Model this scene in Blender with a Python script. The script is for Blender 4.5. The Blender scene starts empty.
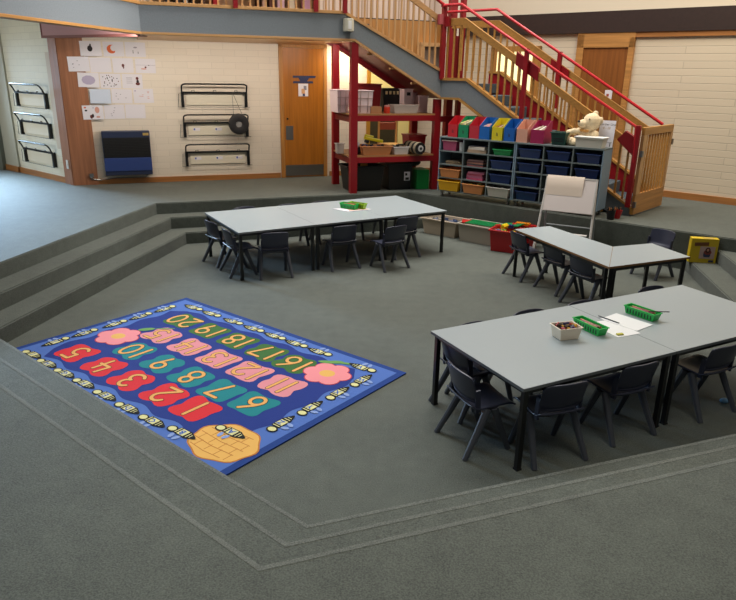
import bpy, bmesh, math, random
from math import sin, cos, pi, radians, atan2, hypot
from mathutils import Matrix, Vector
random.seed(7)
sc = bpy.context.scene
COL = sc.collection

# ------------------------------------------------------------------ camera
TH, RO, HC, FPX = 0.3317, 0.0171, 2.2814, 660.25
cam_d = bpy.data.cameras.new('camera'); cam = bpy.data.objects.new('camera', cam_d); COL.objects.link(cam)
cam_d.sensor_width = 36; cam_d.lens = FPX * 36 / 736; cam_d.clip_start = .05; cam_d.clip_end = 100
fw = Vector((0, cos(TH), -sin(TH))); rt = Vector((1, 0, 0)); up = rt.cross(fw)
r2 = rt * cos(RO) + up * sin(RO); u2 = -rt * sin(RO) + up * cos(RO)
mw = Matrix((r2, u2, -fw)).transposed().to_4x4(); mw.translation = (0, 0, HC)
cam.matrix_world = mw
sc.camera = cam

# ------------------------------------------------------------------ view, world and large lights
vs = sc.view_settings
vs.view_transform = 'Standard'; vs.look = 'None'; vs.exposure = 0.2; vs.gamma = 1; vs.use_curve_mapping = False
wd = bpy.data.worlds.new('world'); sc.world = wd; wd.use_nodes = True
wd.node_tree.nodes['Background'].inputs[0].default_value = (0.92, 0.95, 1.0, 1)
wd.node_tree.nodes['Background'].inputs[1].default_value = 0.075

def area(name, loc, tgt, sx, sy, power, col, spread=180):
    l = bpy.data.lights.new(name, 'AREA'); l.shape = 'RECTANGLE'; l.size = sx; l.size_y = sy; l.energy = power; l.color = col; l.spread = radians(spread)
    o = bpy.data.objects.new(name, l); COL.objects.link(o); o.location = loc
    o.rotation_euler = (Vector(tgt) - Vector(loc)).to_track_quat('-Z', 'Y').to_euler(); return o
area('skylight', (0.0, 9.7, 7.6), (0.4, 8.4, 0), 7, 4, 400, (1.0, .98, .95), 130)
area('ceiling_panel_light', (1.0, 1.6, 6.4), (0.8, 1.3, 0), 6, 3, 58, (1.0, .93, .80), 100)
area('ceiling_panel_light_stairs', (4.6, 7.6, 5.4), (4.2, 11.2, 1.5), 2.5, 1.5, 120, (1.0, .87, .70))
area('soffit_light_strip', (-1.95, 10.15, 2.68), (-2.35, 11.3, 0.9), 4.2, .25, 50, (1.0, .88, .75))
area('daylight_side_glazing', (-8.0, 12.6, 2.3), (-5.4, 8.8, 0.4), 1.5, 1.2, 112, (.50, .74, 1.0), 66)
area('fill_left_wall', (-9.0, 9.6, 2.0), (-5.6, 11.2, 1.5), 1.6, 1.8, 14, (1.0, .98, .9), 80)  # added neutral fill for the left wall, no known window here

area('fill_left_fascia', (8.5, 5.2, 3.6), (-3.4, 8.0, 2.95), 1.5, .6, 34, (1.0, .98, .96), 30)  # added fill that brightens the left fascia, not a real window

# ------------------------------------------------------------------ materials
def lin(h):
    h = h.lstrip('#'); r = [int(h[i:i + 2], 16) / 255 for i in (0, 2, 4)]
    return tuple((c / 12.92 if c <= .04045 else ((c + .055) / 1.055) ** 2.4) for c in r) + (1,)
MATS = {}
def mat(name, hexc, rough=.6, spec=.5, metal=0, noise=0, nscale=20, bump=0, bscale=200, stretch=None, trans=0, alpha=1, emit=0, sheen=0):
    if name in MATS: return MATS[name]
    m = bpy.data.materials.new(name); m.use_nodes = True; nt = m.node_tree; b = nt.nodes['Principled BSDF']
    c = lin(hexc); b.inputs['Base Color'].default_value = c; b.inputs['Roughness'].default_value = rough
    b.inputs['Specular IOR Level'].default_value = spec; b.inputs['Metallic'].default_value = metal
    if trans: b.inputs['Transmission Weight'].default_value = trans
    if alpha < 1: b.inputs['Alpha'].default_value = alpha
    if sheen: b.inputs['Sheen Weight'].default_value = sheen
    if emit: b.inputs['Emission Color'].default_value = c; b.inputs['Emission Strength'].default_value = emit
    if noise or bump:
        tc = nt.nodes.new('ShaderNodeTexCoord'); mp = nt.nodes.new('ShaderNodeMapping')
        nt.links.new(tc.outputs['Object'], mp.inputs[0])
        if stretch: mp.inputs['Scale'].default_value = stretch
    if noise:
        n = nt.nodes.new('ShaderNodeTexNoise'); n.inputs['Scale'].default_value = nscale; n.inputs['Detail'].default_value = 6
        nt.links.new(mp.outputs[0], n.inputs['Vector'])
        r = nt.nodes.new('ShaderNodeValToRGB'); nt.links.new(n.outputs['Fac'], r.inputs[0])
        r.color_ramp.elements[0].position = .3; r.color_ramp.elements[1].position = .7
        r.color_ramp.elements[0].color = tuple(x * (1 - noise) for x in c[:3]) + (1,)
        r.color_ramp.elements[1].color = tuple(min(1, x * (1 + noise)) for x in c[:3]) + (1,)
        nt.links.new(r.outputs[0], b.inputs['Base Color'])
    if bump:
        n2 = nt.nodes.new('ShaderNodeTexNoise'); n2.inputs['Scale'].default_value = bscale; n2.inputs['Detail'].default_value = 3
        nt.links.new(mp.outputs[0], n2.inputs['Vector'])
        bp = nt.nodes.new('ShaderNodeBump'); bp.inputs['Strength'].default_value = bump; bp.inputs['Distance'].default_value = .004
        nt.links.new(n2.outputs['Fac'], bp.inputs['Height']); nt.links.new(bp.outputs[0], b.inputs['Normal'])
    MATS[name] = m; return m

def carpet(name, hexc, k=1.0):
    m = bpy.data.materials.new(name); m.use_nodes = True; nt = m.node_tree; b = nt.nodes['Principled BSDF']
    b.inputs['Roughness'].default_value = .82; b.inputs['Specular IOR Level'].default_value = .45
    b.inputs['Sheen Weight'].default_value = .12
    c = lin(hexc)
    tc = nt.nodes.new('ShaderNodeTexCoord')
    def nz(s, d): 
        n = nt.nodes.new('ShaderNodeTexNoise'); n.inputs['Scale'].default_value = s; n.inputs['Detail'].default_value = d
        nt.links.new(tc.outputs['Object'], n.inputs['Vector']); return n
    a, f, g = nz(1.1, 5), nz(140, 2), nz(9, 6)
    def mix(A, B, op, v=None):
        x = nt.nodes.new('ShaderNodeMath'); x.operation = op
        nt.links.new(A, x.inputs[0])
        if B is not None: nt.links.new(B, x.inputs[1])
        else: x.inputs[1].default_value = v
        return x.outputs[0]
    def scl(A, amp):   # (A-.5)*amp
        return mix(mix(A, None, 'SUBTRACT', .5), None, 'MULTIPLY', amp)
    s = mix(mix(scl(a.outputs['Fac'], .5), scl(f.outputs['Fac'], 1.9), 'ADD'), scl(g.outputs['Fac'], .5), 'ADD')
    s = mix(s, None, 'ADD', 1.0)
    vm = nt.nodes.new('ShaderNodeVectorMath'); vm.operation = 'SCALE'; vm.inputs[0].default_value = c[:3]
    nt.links.new(s, vm.inputs['Scale']); nt.links.new(vm.outputs[0], b.inputs['Base Color'])
    bp = nt.nodes.new('ShaderNodeBump'); bp.inputs['Strength'].default_value = .5; bp.inputs['Distance'].default_value = .004
    nt.links.new(f.outputs['Fac'], bp.inputs['Height']); nt.links.new(bp.outputs[0], b.inputs['Normal'])
    MATS[name] = m; return m

def brick(name, hexc, bw, bh, mort=.004, dark=.72, bump=.6, rough=.55):
    # painted masonry: object space, x along the wall, z up
    m = bpy.data.materials.new(name); m.use_nodes = True; nt = m.node_tree; b = nt.nodes['Principled BSDF']
    b.inputs['Roughness'].default_value = rough
    c = lin(hexc)
    tc = nt.nodes.new('ShaderNodeTexCoord'); sp = nt.nodes.new('ShaderNodeSeparateXYZ'); cb = nt.nodes.new('ShaderNodeCombineXYZ')
    nt.links.new(tc.outputs['Object'], sp.inputs[0]); nt.links.new(sp.outputs[0], cb.inputs[0]); nt.links.new(sp.outputs[2], cb.inputs[1])
    br = nt.nodes.new('ShaderNodeTexBrick'); nt.links.new(cb.outputs[0], br.inputs['Vector'])
    br.inputs['Scale'].default_value = 1; br.inputs['Brick Width'].default_value = bw; br.inputs['Row Height'].default_value = bh
    br.inputs['Mortar Size'].default_value = mort; br.inputs['Mortar Smooth'].default_value = .4
    br.inputs['Color1'].default_value = c; br.inputs['Color2'].default_value = tuple(x * .95 for x in c[:3]) + (1,)
    br.inputs['Mortar'].default_value = tuple(x * dark for x in c[:3]) + (1,)
    nt.links.new(br.outputs['Color'], b.inputs['Base Color'])
    bp = nt.nodes.new('ShaderNodeBump'); bp.invert = True; bp.inputs['Strength'].default_value = bump; bp.inputs['Distance'].default_value = .006
    nt.links.new(br.outputs['Fac'], bp.inputs['Height']); nt.links.new(bp.outputs[0], b.inputs['Normal'])
    MATS[name] = m; return m

def wood(name, hexc, axis='z', k=.22, rough=.45, sc_=1.0):
    st = {'z': (14, 14, .7), 'x': (.7, 14, 14), 'y': (14, .7, 14)}[axis]
    return mat(name, hexc, rough=rough, noise=k, nscale=2.2 * sc_, stretch=st)

CARPET = carpet('carpet_grey_green', '#555a52')
CARPET_N = carpet('carpet_pale_nosing', '#666a63')
CARPET_S = carpet('carpet_stair_blue', '#3c4a52')
BRICK_W = brick('painted_brick_back', '#eadfce', .39, .1, .005, .86, .35)
BRICK_L = brick('painted_brick_left', '#e6e2d0', .30, .1, .005, .85, .35)
BRICK_R = brick('painted_brick_right', '#dccdb4', 1.6, .105, .006, .76, .5)
PLASTER = mat('cream_plaster', '#dccfb8', rough=.8)
PLASTER_Y = mat('yellow_plaster', '#ead9a0', rough=.8)
DKBAND = mat('dark_brown_band', '#33241f', rough=.5, noise=.1)
OAK = wood('honey_oak', '#b07a3c', 'z'); OAKX = wood('honey_oak_across', '#b98448', 'x')
OAKL = wood('pale_oak', '#c79a66', 'z', .15); OAKLX = wood('pale_oak_across', '#c4935c', 'x', .15)
DOORW = wood('door_veneer', '#a8681f', 'z', .18, .35); DOORD = wood('door_veneer_brown', '#8a5426', 'z', .2, .4)
COLW = wood('redwood_cladding', '#a06a4a', 'z', .2)
SKIRT = wood('skirting_timber', '#a8703c', 'x', .18)
RAILW = wood('rail_timber', '#b5823f', 'x', .15)
FASC = mat('grey_blue_lining', '#7a8084', rough=.85, noise=.08, nscale=60)
HRED = mat('handrail_red', '#bb1f29', rough=.3)
RED = mat('red_paint', '#8f111b', rough=.35, noise=.06, nscale=5)
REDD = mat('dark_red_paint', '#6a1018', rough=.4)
PINK = mat('pink_panel', '#b5888e', rough=.6)
STEEL = mat('brushed_steel', '#8f8f8c', rough=.35, metal=.9)
BLACK = mat('black_paint', '#121213', rough=.35)
BLACKM = mat('black_matt', '#141415', rough=.6)
WHITE = mat('white_paint', '#e8e6e2', rough=.45)
PAPER = mat('white_paper', '#e6e2e8', rough=.8)
LAMIN = mat('grey_laminate', '#a2acaf', rough=.34, spec=.6, noise=.03, nscale=300)
LAME = mat('grey_edge_strip', '#6c7071', rough=.5)
PLY = mat('ply_edge', '#8a6238', rough=.6)
CHAIR = mat('charcoal_navy_plastic', '#343747', rough=.33, spec=.5, noise=.05, nscale=40)
CHAIRL = mat('charcoal_legs', '#484b53', rough=.42)
UNIT = mat('grey_melamine', '#6c7777', rough=.5)
UNITS = mat('melamine_side_lit', '#8298a8', rough=.5)  # bluish light falling on the unit sides is put into this colour
NAVY = mat('navy_plastic', '#1a3164', rough=.35)

# ------------------------------------------------------------------ mesh builder
class MB:
    def __init__(s, T=None):
        s.v = []; s.f = []; s.m = []; s.T = T or Matrix()
    def add(s, vs_, fs, m=0):
        b = len(s.v)
        for p in vs_: s.v.append(tuple(s.T @ Vector(p)))
        for f in fs: s.f.append([b + i for i in f]); s.m.append(m)
    def box(s, x0, x1, y0, y1, z0, z1, m=0):
        s.add([(x0, y0, z0), (x1, y0, z0), (x1, y1, z0), (x0, y1, z0), (x0, y0, z1), (x1, y0, z1), (x1, y1, z1), (x0, y1, z1)],
              [(3, 2, 1, 0), (4, 5, 6, 7), (0, 1, 5, 4), (1, 2, 6, 5), (2, 3, 7, 6), (3, 0, 4, 7)], m)
    def cbox(s, c, d, m=0):
        s.box(c[0] - d[0] / 2, c[0] + d[0] / 2, c[1] - d[1] / 2, c[1] + d[1] / 2, c[2] - d[2] / 2, c[2] + d[2] / 2, m)
    def frustum(s, w0, d0, z0, w1, d1, z1, m=0, c=(0, 0)):
        x, y = c
        s.add([(x - w0 / 2, y - d0 / 2, z0), (x + w0 / 2, y - d0 / 2, z0), (x + w0 / 2, y + d0 / 2, z0), (x - w0 / 2, y + d0 / 2, z0),
               (x - w1 / 2, y - d1 / 2, z1), (x + w1 / 2, y - d1 / 2, z1), (x + w1 / 2, y + d1 / 2, z1), (x - w1 / 2, y + d1 / 2, z1)],
              [(3, 2, 1, 0), (4, 5, 6, 7), (0, 1, 5, 4), (1, 2, 6, 5), (2, 3, 7, 6), (3, 0, 4, 7)], m)
    def prism(s, poly, z0, z1, m=0):
        n = len(poly)
        s.add([(p[0], p[1], z0) for p in poly] + [(p[0], p[1], z1) for p in poly],
              [tuple(range(n - 1, -1, -1)), tuple(range(n, 2 * n))] + [(i, (i + 1) % n, n + (i + 1) % n, n + i) for i in range(n)], m)
    def prism_xz(s, poly, y0, y1, m=0):
        n = len(poly)
        s.add([(p[0], y0, p[1]) for p in poly] + [(p[0], y1, p[1]) for p in poly],
              [tuple(range(n)), tuple(range(2 * n - 1, n - 1, -1))] + [((i + 1) % n, i, n + i, n + (i + 1) % n) for i in range(n)], m)
    def prism_yz(s, poly, x0, x1, m=0):
        n = len(poly)
        s.add([(x0, p[0], p[1]) for p in poly] + [(x1, p[0], p[1]) for p in poly],
              [tuple(range(n - 1, -1, -1)), tuple(range(n, 2 * n))] + [(i, (i + 1) % n, n + (i + 1) % n, n + i) for i in range(n)], m)
    def flat(s, poly, z, m=0):
        s.add([(p[0], p[1], z) for p in poly], [tuple(range(len(poly)))], m)
    def disc(s, cx, cy, rx, ry, z, m=0, n=16, rot=0):
        s.flat([(cx + rx * cos(a) * cos(rot) - ry * sin(a) * sin(rot), cy + rx * cos(a) * sin(rot) + ry * sin(a) * cos(rot)) for a in [2 * pi * i / n for i in range(n)]], z, m)
    def tube(s, path, r, n=8, m=0, cap=True, ry=None):
        P = [Vector(p) for p in path]; rings = []
        prev = None
        for i, p in enumerate(P):
            if i == 0: t = P[1] - P[0]
            elif i == len(P) - 1: t = P[-1] - P[-2]
            else: t = (P[i + 1] - P[i]).normalized() + (P[i] - P[i - 1]).normalized()
            t.normalize()
            if prev is None:
                a = Vector((0, 0, 1)) if abs(t.z) < .9 else Vector((1, 0, 0))
                u = a.cross(t).normalized()
            else:
                u = (prev - t * prev.dot(t)).normalized()
            w = t.cross(u); prev = u
            k = 1.0
            if 0 < i < len(P) - 1:
                c = (P[i + 1] - P[i]).normalized().dot(t); k = 1 / max(c, .5)
            rr = r[i] if isinstance(r, (list, tuple)) else r
            rings.append([p + u * cos(2 * pi * j / n) * rr * (1) + w * sin(2 * pi * j / n) * rr for j in range(n)])
        vs_ = [tuple(q) for rg in rings for q in rg]; fs = []
        for i in range(len(P) - 1):
            for j in range(n):
                a = i * n + j; b = i * n + (j + 1) % n; fs.append((a, b, b + n, a + n))
        if cap: fs.append(tuple(range(n - 1, -1, -1))); fs.append(tuple((len(P) - 1) * n + j for j in range(n)))
        s.add(vs_, fs, m)
    def bar(s, a, b, w, d, m=0, upv=(0, 0, 1)):
        a = Vector(a); b = Vector(b); t = (b - a).normalized(); u = Vector(upv)
        x = t.cross(u).normalized(); y = x.cross(t).normalized()
        vs_ = []
        for p in (a, b):
            for sx, sy in ((-1, -1), (1, -1), (1, 1), (-1, 1)): vs_.append(tuple(p + x * sx * w / 2 + y * sy * d / 2))
        s.add(vs_, [(0, 1, 2, 3), (7, 6, 5, 4), (0, 4, 5, 1), (1, 5, 6, 2), (2, 6, 7, 3), (3, 7, 4, 0)], m)
    def lathe(s, prof, n=20, m=0, c=(0, 0)):
        vs_ = []
        for r, z in prof:
            for j in range(n): vs_.append((c[0] + r * cos(2 * pi * j / n), c[1] + r * sin(2 * pi * j / n), z))
        fs = []
        for i in range(len(prof) - 1):
            for j in range(n):
                a = i * n + j; b = i * n + (j + 1) % n; fs.append((a, b, b + n, a + n))
        fs.append(tuple(range(n - 1, -1, -1))); fs.append(tuple((len(prof) - 1) * n + j for j in range(n)))
        s.add(vs_, fs, m)
    def sphere(s, c, r, n=14, m=0):
        if not isinstance(r, (tuple, list)): r = (r, r, r)
        vs_ = [(c[0], c[1], c[2] - r[2])]; fs = []; k = n // 2
        for i in range(1, k):
            ph = -pi / 2 + pi * i / k
            for j in range(n): vs_.append((c[0] + r[0] * cos(ph) * cos(2 * pi * j / n), c[1] + r[1] * cos(ph) * sin(2 * pi * j / n), c[2] + r[2] * sin(ph)))
        vs_.append((c[0], c[1], c[2] + r[2])); L = len(vs_) - 1
        for j in range(n):
            fs.append((0, 1 + (j + 1) % n, 1 + j)); fs.append((L, 1 + (k - 2) * n + j, 1 + (k - 2) * n + (j + 1) % n))
        for i in range(k - 2):
            for j in range(n):
                a = 1 + i * n + j; b = 1 + i * n + (j + 1) % n; fs.append((a, b, b + n, a + n))
        s.add(vs_, fs, m)
    def tub(s, w, d, h, tap=.85, th=.006, rim=.015, m=0, z0=0):
        # open-topped tapered container with a lip
        w0, d0 = w * tap, d * tap; W, D = w + 2 * rim, d + 2 * rim
        def rg(a, b, z): return [(-a / 2, -b / 2, z), (a / 2, -b / 2, z), (a / 2, b / 2, z), (-a / 2, b / 2, z)]
        R_ = [rg(w0, d0, z0), rg(w, d, z0 + h - rim), rg(W, D, z0 + h - rim), rg(W, D, z0 + h), rg(w - th, d - th, z0 + h), rg(w0 - 2 * th, d0 - 2 * th, z0 + th)]
        vs_ = [p for q in R_ for p in q]; fs = [(3, 2, 1, 0)]
        for i in range(5):
            for j in range(4):
                a = i * 4 + j; b = i * 4 + (j + 1) % 4; fs.append((a, b, b + 4, a + 4))
        fs.append((20, 21, 22, 23)); s.add(vs_, fs, m)
    def build(s, name, mats, parent=None, smooth=False, bevel=0, seg=2, loc=None, rz=0, bmat=-1, ang=radians(35)):
        me = bpy.data.meshes.new(name); me.from_pydata(s.v, [], s.f)
        if not isinstance(mats, (list, tuple)): mats = [mats]
        for m_ in mats: me.materials.append(m_)
        me.polygons.foreach_set('material_index', s.m)
        me.update()
        if smooth:
            me.polygons.foreach_set('use_smooth', [True] * len(me.polygons))
            try: me.set_sharp_from_angle(angle=ang)
            except Exception: pass
        o = bpy.data.objects.new(name, me); COL.objects.link(o)
        if parent: o.parent = parent
        if loc: o.location = loc
        if rz: o.rotation_euler = (0, 0, rz)
        if bevel:
            b = o.modifiers.new('bevel', 'BEVEL'); b.width = bevel; b.segments = seg; b.limit_method = 'ANGLE'; b.angle_limit = radians(30)
            if bmat >= 0: b.material = bmat
        return o

def tag(o, label, cat, group=None, kind=None):
    if label: o['label'] = label
    if cat: o['category'] = cat
    if group: o['group'] = group
    if kind: o['kind'] = kind
    return o
def thing(name, label, cat, loc=(0, 0, 0), rz=0, group=None):
    o = bpy.data.objects.new(name, None); COL.objects.link(o); o.empty_display_size = .1
    o.location = loc; o.rotation_euler = (0, 0, rz); return tag(o, label, cat, group)
def copy_thing(o, loc=None, rz=None, label=None, group=None):
    c = o.copy(); COL.objects.link(c)
    if loc is not None: c.location = loc
    if rz is not None: c.rotation_euler = (0, 0, rz)
    if label: c['label'] = label
    if group: c['group'] = group
    for ch in list(o.children):
        d = ch.copy(); COL.objects.link(d); d.parent = c
        for g in list(ch.children):
            e = g.copy(); COL.objects.link(e); e.parent = d
    return c
class Frame:     # a vertical plane standing in the place: s along it, y behind it, z up
    def __init__(s, x, y, a): s.x, s.y, s.a = x, y, a
    def p(s, u, y=0, z=0): return (s.x + u * cos(s.a) - y * sin(s.a), s.y + u * sin(s.a) + y * cos(s.a), z)
    def M(s): return Matrix.Translation((s.x, s.y, 0)) @ Matrix.Rotation(s.a, 4, 'Z')

A0 = 0.3507; AL = A0 - pi / 3; AN = A0 + pi / 3; RZ = 0.1589; H = 3 * RZ; TR = .29
FW = Frame(-1.546, 11.922, A0)            # back wall
FQ = Frame(7.1551, 8.5549, AL)            # right wall
F1 = Frame(-.2334, 10.379, A0)            # balcony front and first flight
F2 = Frame(1.08, 10.86, radians(-37.1))   # second flight
CB = Frame(1.05, 10.31, radians(-37.05))  # storage units
LW = Frame(-4.786, 10.736, AL)            # left wall

def S_(mb, fr, name, mats, **k):          # structure mesh standing in a frame
    o = mb.build(name, mats, loc=(fr.x, fr.y, 0), rz=fr.a, **k); o['kind'] = 'structure'; return o

# ------------------------------------------------------------------ floor with the sunken hexagon
def R_(a): return Vector((cos(a), sin(a)))
def inter(P, d1, Q, d2):
    den = d1.x * d2.y - d1.y * d2.x; w = Q - P; t = (w.x * d2.y - w.y * d2.x) / den; return P + d1 * t
def pit_ring(off):
    L = []
    def ln(px, py, a, inward): n = R_(inward); return (Vector((px, py)) + n * off, R_(a))
    N = ln(-.392, 2.0793, A0, A0 + pi / 2); NL = ln(-.392, 2.0793, A0 + 2 * pi / 3, A0 + pi / 6)
    Lf = ln(-3.0359, 9.3052, A0 + 4 * pi / 3, A0 - pi / 6); B = ln(-3.0359, 9.3052, A0, A0 - pi / 2)
    BR = (Vector((1.10, 10.27)), R_(radians(-38.2)))
    Rr = ln(4.206 + .286, 7.64 - .05, AN, A0 + 5 * pi / 6)
    seq = [N, NL, Lf, B, BR, Rr]
    return [inter(*seq[i], *seq[(i + 1) % 6]) for i in range(6)]   # N-NL, NL-L, L-B, B-BR, BR-R, R-N
rings = [pit_ring(TR * k) for k in range(3)]
fl = MB()
outer = [(-2, -6), (-12, 9), (-7.5, 15.5), (3.5, 17), (8.5, 12), (11, 0)]
outer = [Vector(p) for p in outer]
r0 = rings[0]
for i in range(6):
    j = (i + 1) % 6
    fl.add([(*r0[i], H), (*r0[j], H), (*outer[j], H), (*outer[i], H)], [(0, 3, 2, 1)] if False else [(0, 1, 2, 3)])
for k in range(3):
    rg = rings[k]; z1 = H - RZ * k; z0 = z1 - RZ
    for i in range(6):
        j = (i + 1) % 6
        fl.add([(*rg[i], z1), (*rg[j], z1), (*rg[j], z0), (*rg[i], z0)], [(0, 1, 2, 3)])
    if k < 2:
        rn = rings[k + 1]
        for i in range(6):
            j = (i + 1) % 6
            if i == 3: continue       # the drop side has no treads (ring edges coincide)
            fl.add([(*rg[i], z0), (*rg[j], z0), (*rn[j], z0), (*rn[i], z0)], [(0, 1, 2, 3)])
fl.add([(*p, 0) for p in rings[2]], [tuple(range(6))])
fo = fl.build('floor', [CARPET, CARPET_N]); fo['kind'] = 'structure'
bm = bmesh.new(); bm.from_mesh(fo.data); bmesh.ops.remove_doubles(bm, verts=bm.verts, dist=1e-4)
bmesh.ops.recalc_face_normals(bm, faces=bm.faces)
up_ = sum(f.normal.z for f in bm.faces)
if up_ < 0: bmesh.ops.reverse_faces(bm, faces=bm.faces)
cvx = [e for e in bm.edges if len(e.link_faces) == 2 and e.calc_face_angle_signed() > .5]
bmesh.ops.bevel(bm, geom=cvx, offset=.012, segments=3, affect='EDGES', clamp_overlap=True)
bm.to_mesh(fo.data); bm.free()
wr = MB()      # lighter strip along the nosings on the camera side
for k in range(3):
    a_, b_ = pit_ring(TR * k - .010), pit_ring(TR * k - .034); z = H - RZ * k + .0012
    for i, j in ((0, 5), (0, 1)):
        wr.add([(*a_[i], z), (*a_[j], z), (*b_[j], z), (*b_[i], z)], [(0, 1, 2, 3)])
wo = wr.build('trim_13', CARPET_N); wo['kind'] = 'structure'

# ------------------------------------------------------------------ walls
TOPZ = 6.2
# back wall with an opening to the next room under the stairs
w = MB(); s0, s1, o0, o1, ot = -3.12, 3.8, 1.55, 2.52, 2.62
w.box(s0, o0, 0, .15, H, TOPZ); w.box(o0, o1, 0, .15, ot, TOPZ); w.box(o1, s1, 0, .15, H, TOPZ)
S_(w, FW, 'wall_back', BRICK_W)
w = MB(); w.box(-7.15, 3, 0, .15, H, 2.95); S_(w, FQ, 'wall_right', BRICK_R)
w = MB(); w.box(-7.15, 3, -.02, .15, 3.262, TOPZ + 1); S_(w, FQ, 'wall_right', PLASTER)
w = MB(); w.box(-7.15, 3, -.06, .15, 2.945, 3.262); S_(w, FQ, 'trim_1', DKBAND)
w = MB(); w.box(-4.0, 3, -.04, .1, 2.87, 2.945); S_(w, FQ, 'trim_2', SKIRT)
w = MB(); w.box(-3.9, 3, -.025, .05, H, H + .1); w.box(-6.4, -4.95, -.025, .05, H, H + .1); S_(w, FQ, 'baseboard_right', SKIRT)
w = MB(); w.box(-3.12, -.06, -.022, .02, H, H + .085); w.box(.85, 1.5, -.022, .02, H, H + .085); w.box(2.58, 3.6, -.022, .02, H, H + .085); S_(w, FW, 'baseboard_back', SKIRT)
w = MB(); w.box(-1.98, -.24, 0, .15, H, TOPZ); S_(w, LW, 'wall_left', BRICK_L)
w = MB(); w.box(-1.98, -.24, -.02, .02, H, H + .095); S_(w, LW, 'baseboard_left', SKIRT)
# plastered return and glazing beyond the left wall
w = MB(); w.box(-2.5, -1.98, -.03, .15, H, TOPZ); S_(w, LW, 'wall_left', mat('grey_cream_paint', '#b9b6a6', rough=.7))
w = MB(); w.box(-2.5, -1.98, -.05, .0, H, H + .1); S_(w, LW, 'baseboard_left', SKIRT)
w = MB(); w.box(-2.9, -2.5, -.1, .12, H, 3.0); w.box(-3.4, -2.9, .02, .1, H, 3.0, 1); S_(w, LW, 'window_1', [mat('window_frame_grey', '#7a7d72', rough=.5), mat('dim_green_glass', '#55604c', rough=.15)])
# timber-clad corner between left and back wall
w = MB(); w.box(-.26, .0, -.035, .14, H, 2.72); S_(w, LW, 'trim_3', COLW)
w = MB(); w.box(-3.47, -3.10, -.05, .14, H, 2.72); o = S_(w, FW, 'trim_4', COLW)
w = MB(); w.box(-.4, -.262, -.03, .02, H + .55, 2.5); S_(w, LW, 'trim_5', mat('pale_reveal', '#cdbfae', rough=.6))

# ------------------------------------------------------------------ balcony structure
SB = 2.71; ST = 3.10   # soffit and top of the balcony edge
b_ = MB()
cn = F1.p(-3.0, 0); c2 = (cn[0] - .365, cn[1] - 2.98); c3 = (cn[0] - .8, cn[1] - 6.2)
b_.box(-3.0, -.1, 0, 1.88, SB + .03, ST - .03)
S_(b_, F1, 'wall_balcony_edge', FASC)
b_ = MB(); b_.box(-3.0, -.02, -.012, 1.88, SB, SB + .032); S_(b_, F1, 'trim_6', OAKLX, bevel=.004)
b_ = MB(); b_.box(-3.0, -.16, -.03, .16, ST - .03, ST + .012); S_(b_, F1, 'trim_7', OAKLX, bevel=.004)
fa = atan2(cn[1] - c3[1], cn[0] - c3[0]); FL = Frame(c3[0], c3[1], fa); LL = hypot(cn[0] - c3[0], cn[1] - c3[1])
b_ = MB(); b_.box(0, LL, 0, .14, SB + .03, ST - .03); S_(b_, FL, 'wall_balcony_side', FASC)
b_ = MB(); b_.box(0, LL, -.012, .15, SB, SB + .032); S_(b_, FL, 'trim_8', OAKX, bevel=.004)
b_ = MB(); b_.box(0, LL, -.03, .14, ST - .03, ST + .012); S_(b_, FL, 'trim_9', OAKX, bevel=.004)
# pale pink pelmet over the timber corner, and the ceiling beside the left wall
pa = LW.p(-.27, -.09); pb = F1.p(-2.95, .35); pd = atan2(pb[1] - pa[1], pb[0] - pa[0]); pl_ = hypot(pb[0] - pa[0], pb[1] - pa[1])
b_ = MB(); b_.box(0, pl_, .0, .05, 2.735, 3.04); b_.box(-.02, .0, -.01, .06, 2.70, 3.04, 1); b_.box(0, pl_, -.01, .06, 2.70, 2.735, 1); S_(b_, Frame(pa[0], pa[1], pd), 'trim_10', [PINK, mat('pink_dark_edge', '#7c4a48', rough=.6)])
b_ = MB(); b_.prism([cn[:2], F1.p(-3.0, 1.95)[:2], (-4.9, 11.0), (-8.0, 13.2), (-9.5, 10.0), (c3[0] - .1, c3[1])][::-1], 3.06, 3.12); o = b_.build('ceiling', PLASTER); o['kind'] = 'structure'
# upper floor behind
b_ = MB(); b_.box(-3.2, .9, 1.6, 3.2, ST - .3, ST - .1); S_(b_, F1, 'floor', CARPET)

# ------------------------------------------------------------------ doors
d = MB(); d.box(-.045, .02, -.04, .06, H, 2.76); d.box(.735, .80, -.04, .06, H, 2.76); d.box(-.045, .80, -.04, .06, 2.66, 2.76)
fr = S_(d, FW, 'trim_11', OAK, bevel=.004)
dr = bpy.data.objects.new('door_1', None); COL.objects.link(dr); dr.location = FW.p(.378, -.012, H); dr.rotation_euler = (0, 0, FW.a); dr['kind'] = 'structure'
d = MB(); d.box(-.357, .357, -.02, .02, .012, 2.18); d.build('door_leaf', DOORW, dr, bevel=.003)
d = MB(); d.box(-.35, .35, -.025, -.019, .03, .22); d.build('kick_plate', STEEL, dr)
d = MB(); d.box(-.33, -.2, -.026, -.019, .66, .90); d.build('push_plate', STEEL, dr)
d = MB(); d.tube([(-.3, -.02, 1.02), (-.3, -.045, 1.02)], .018, 12); d.build('lock', BLACK, dr)
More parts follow.
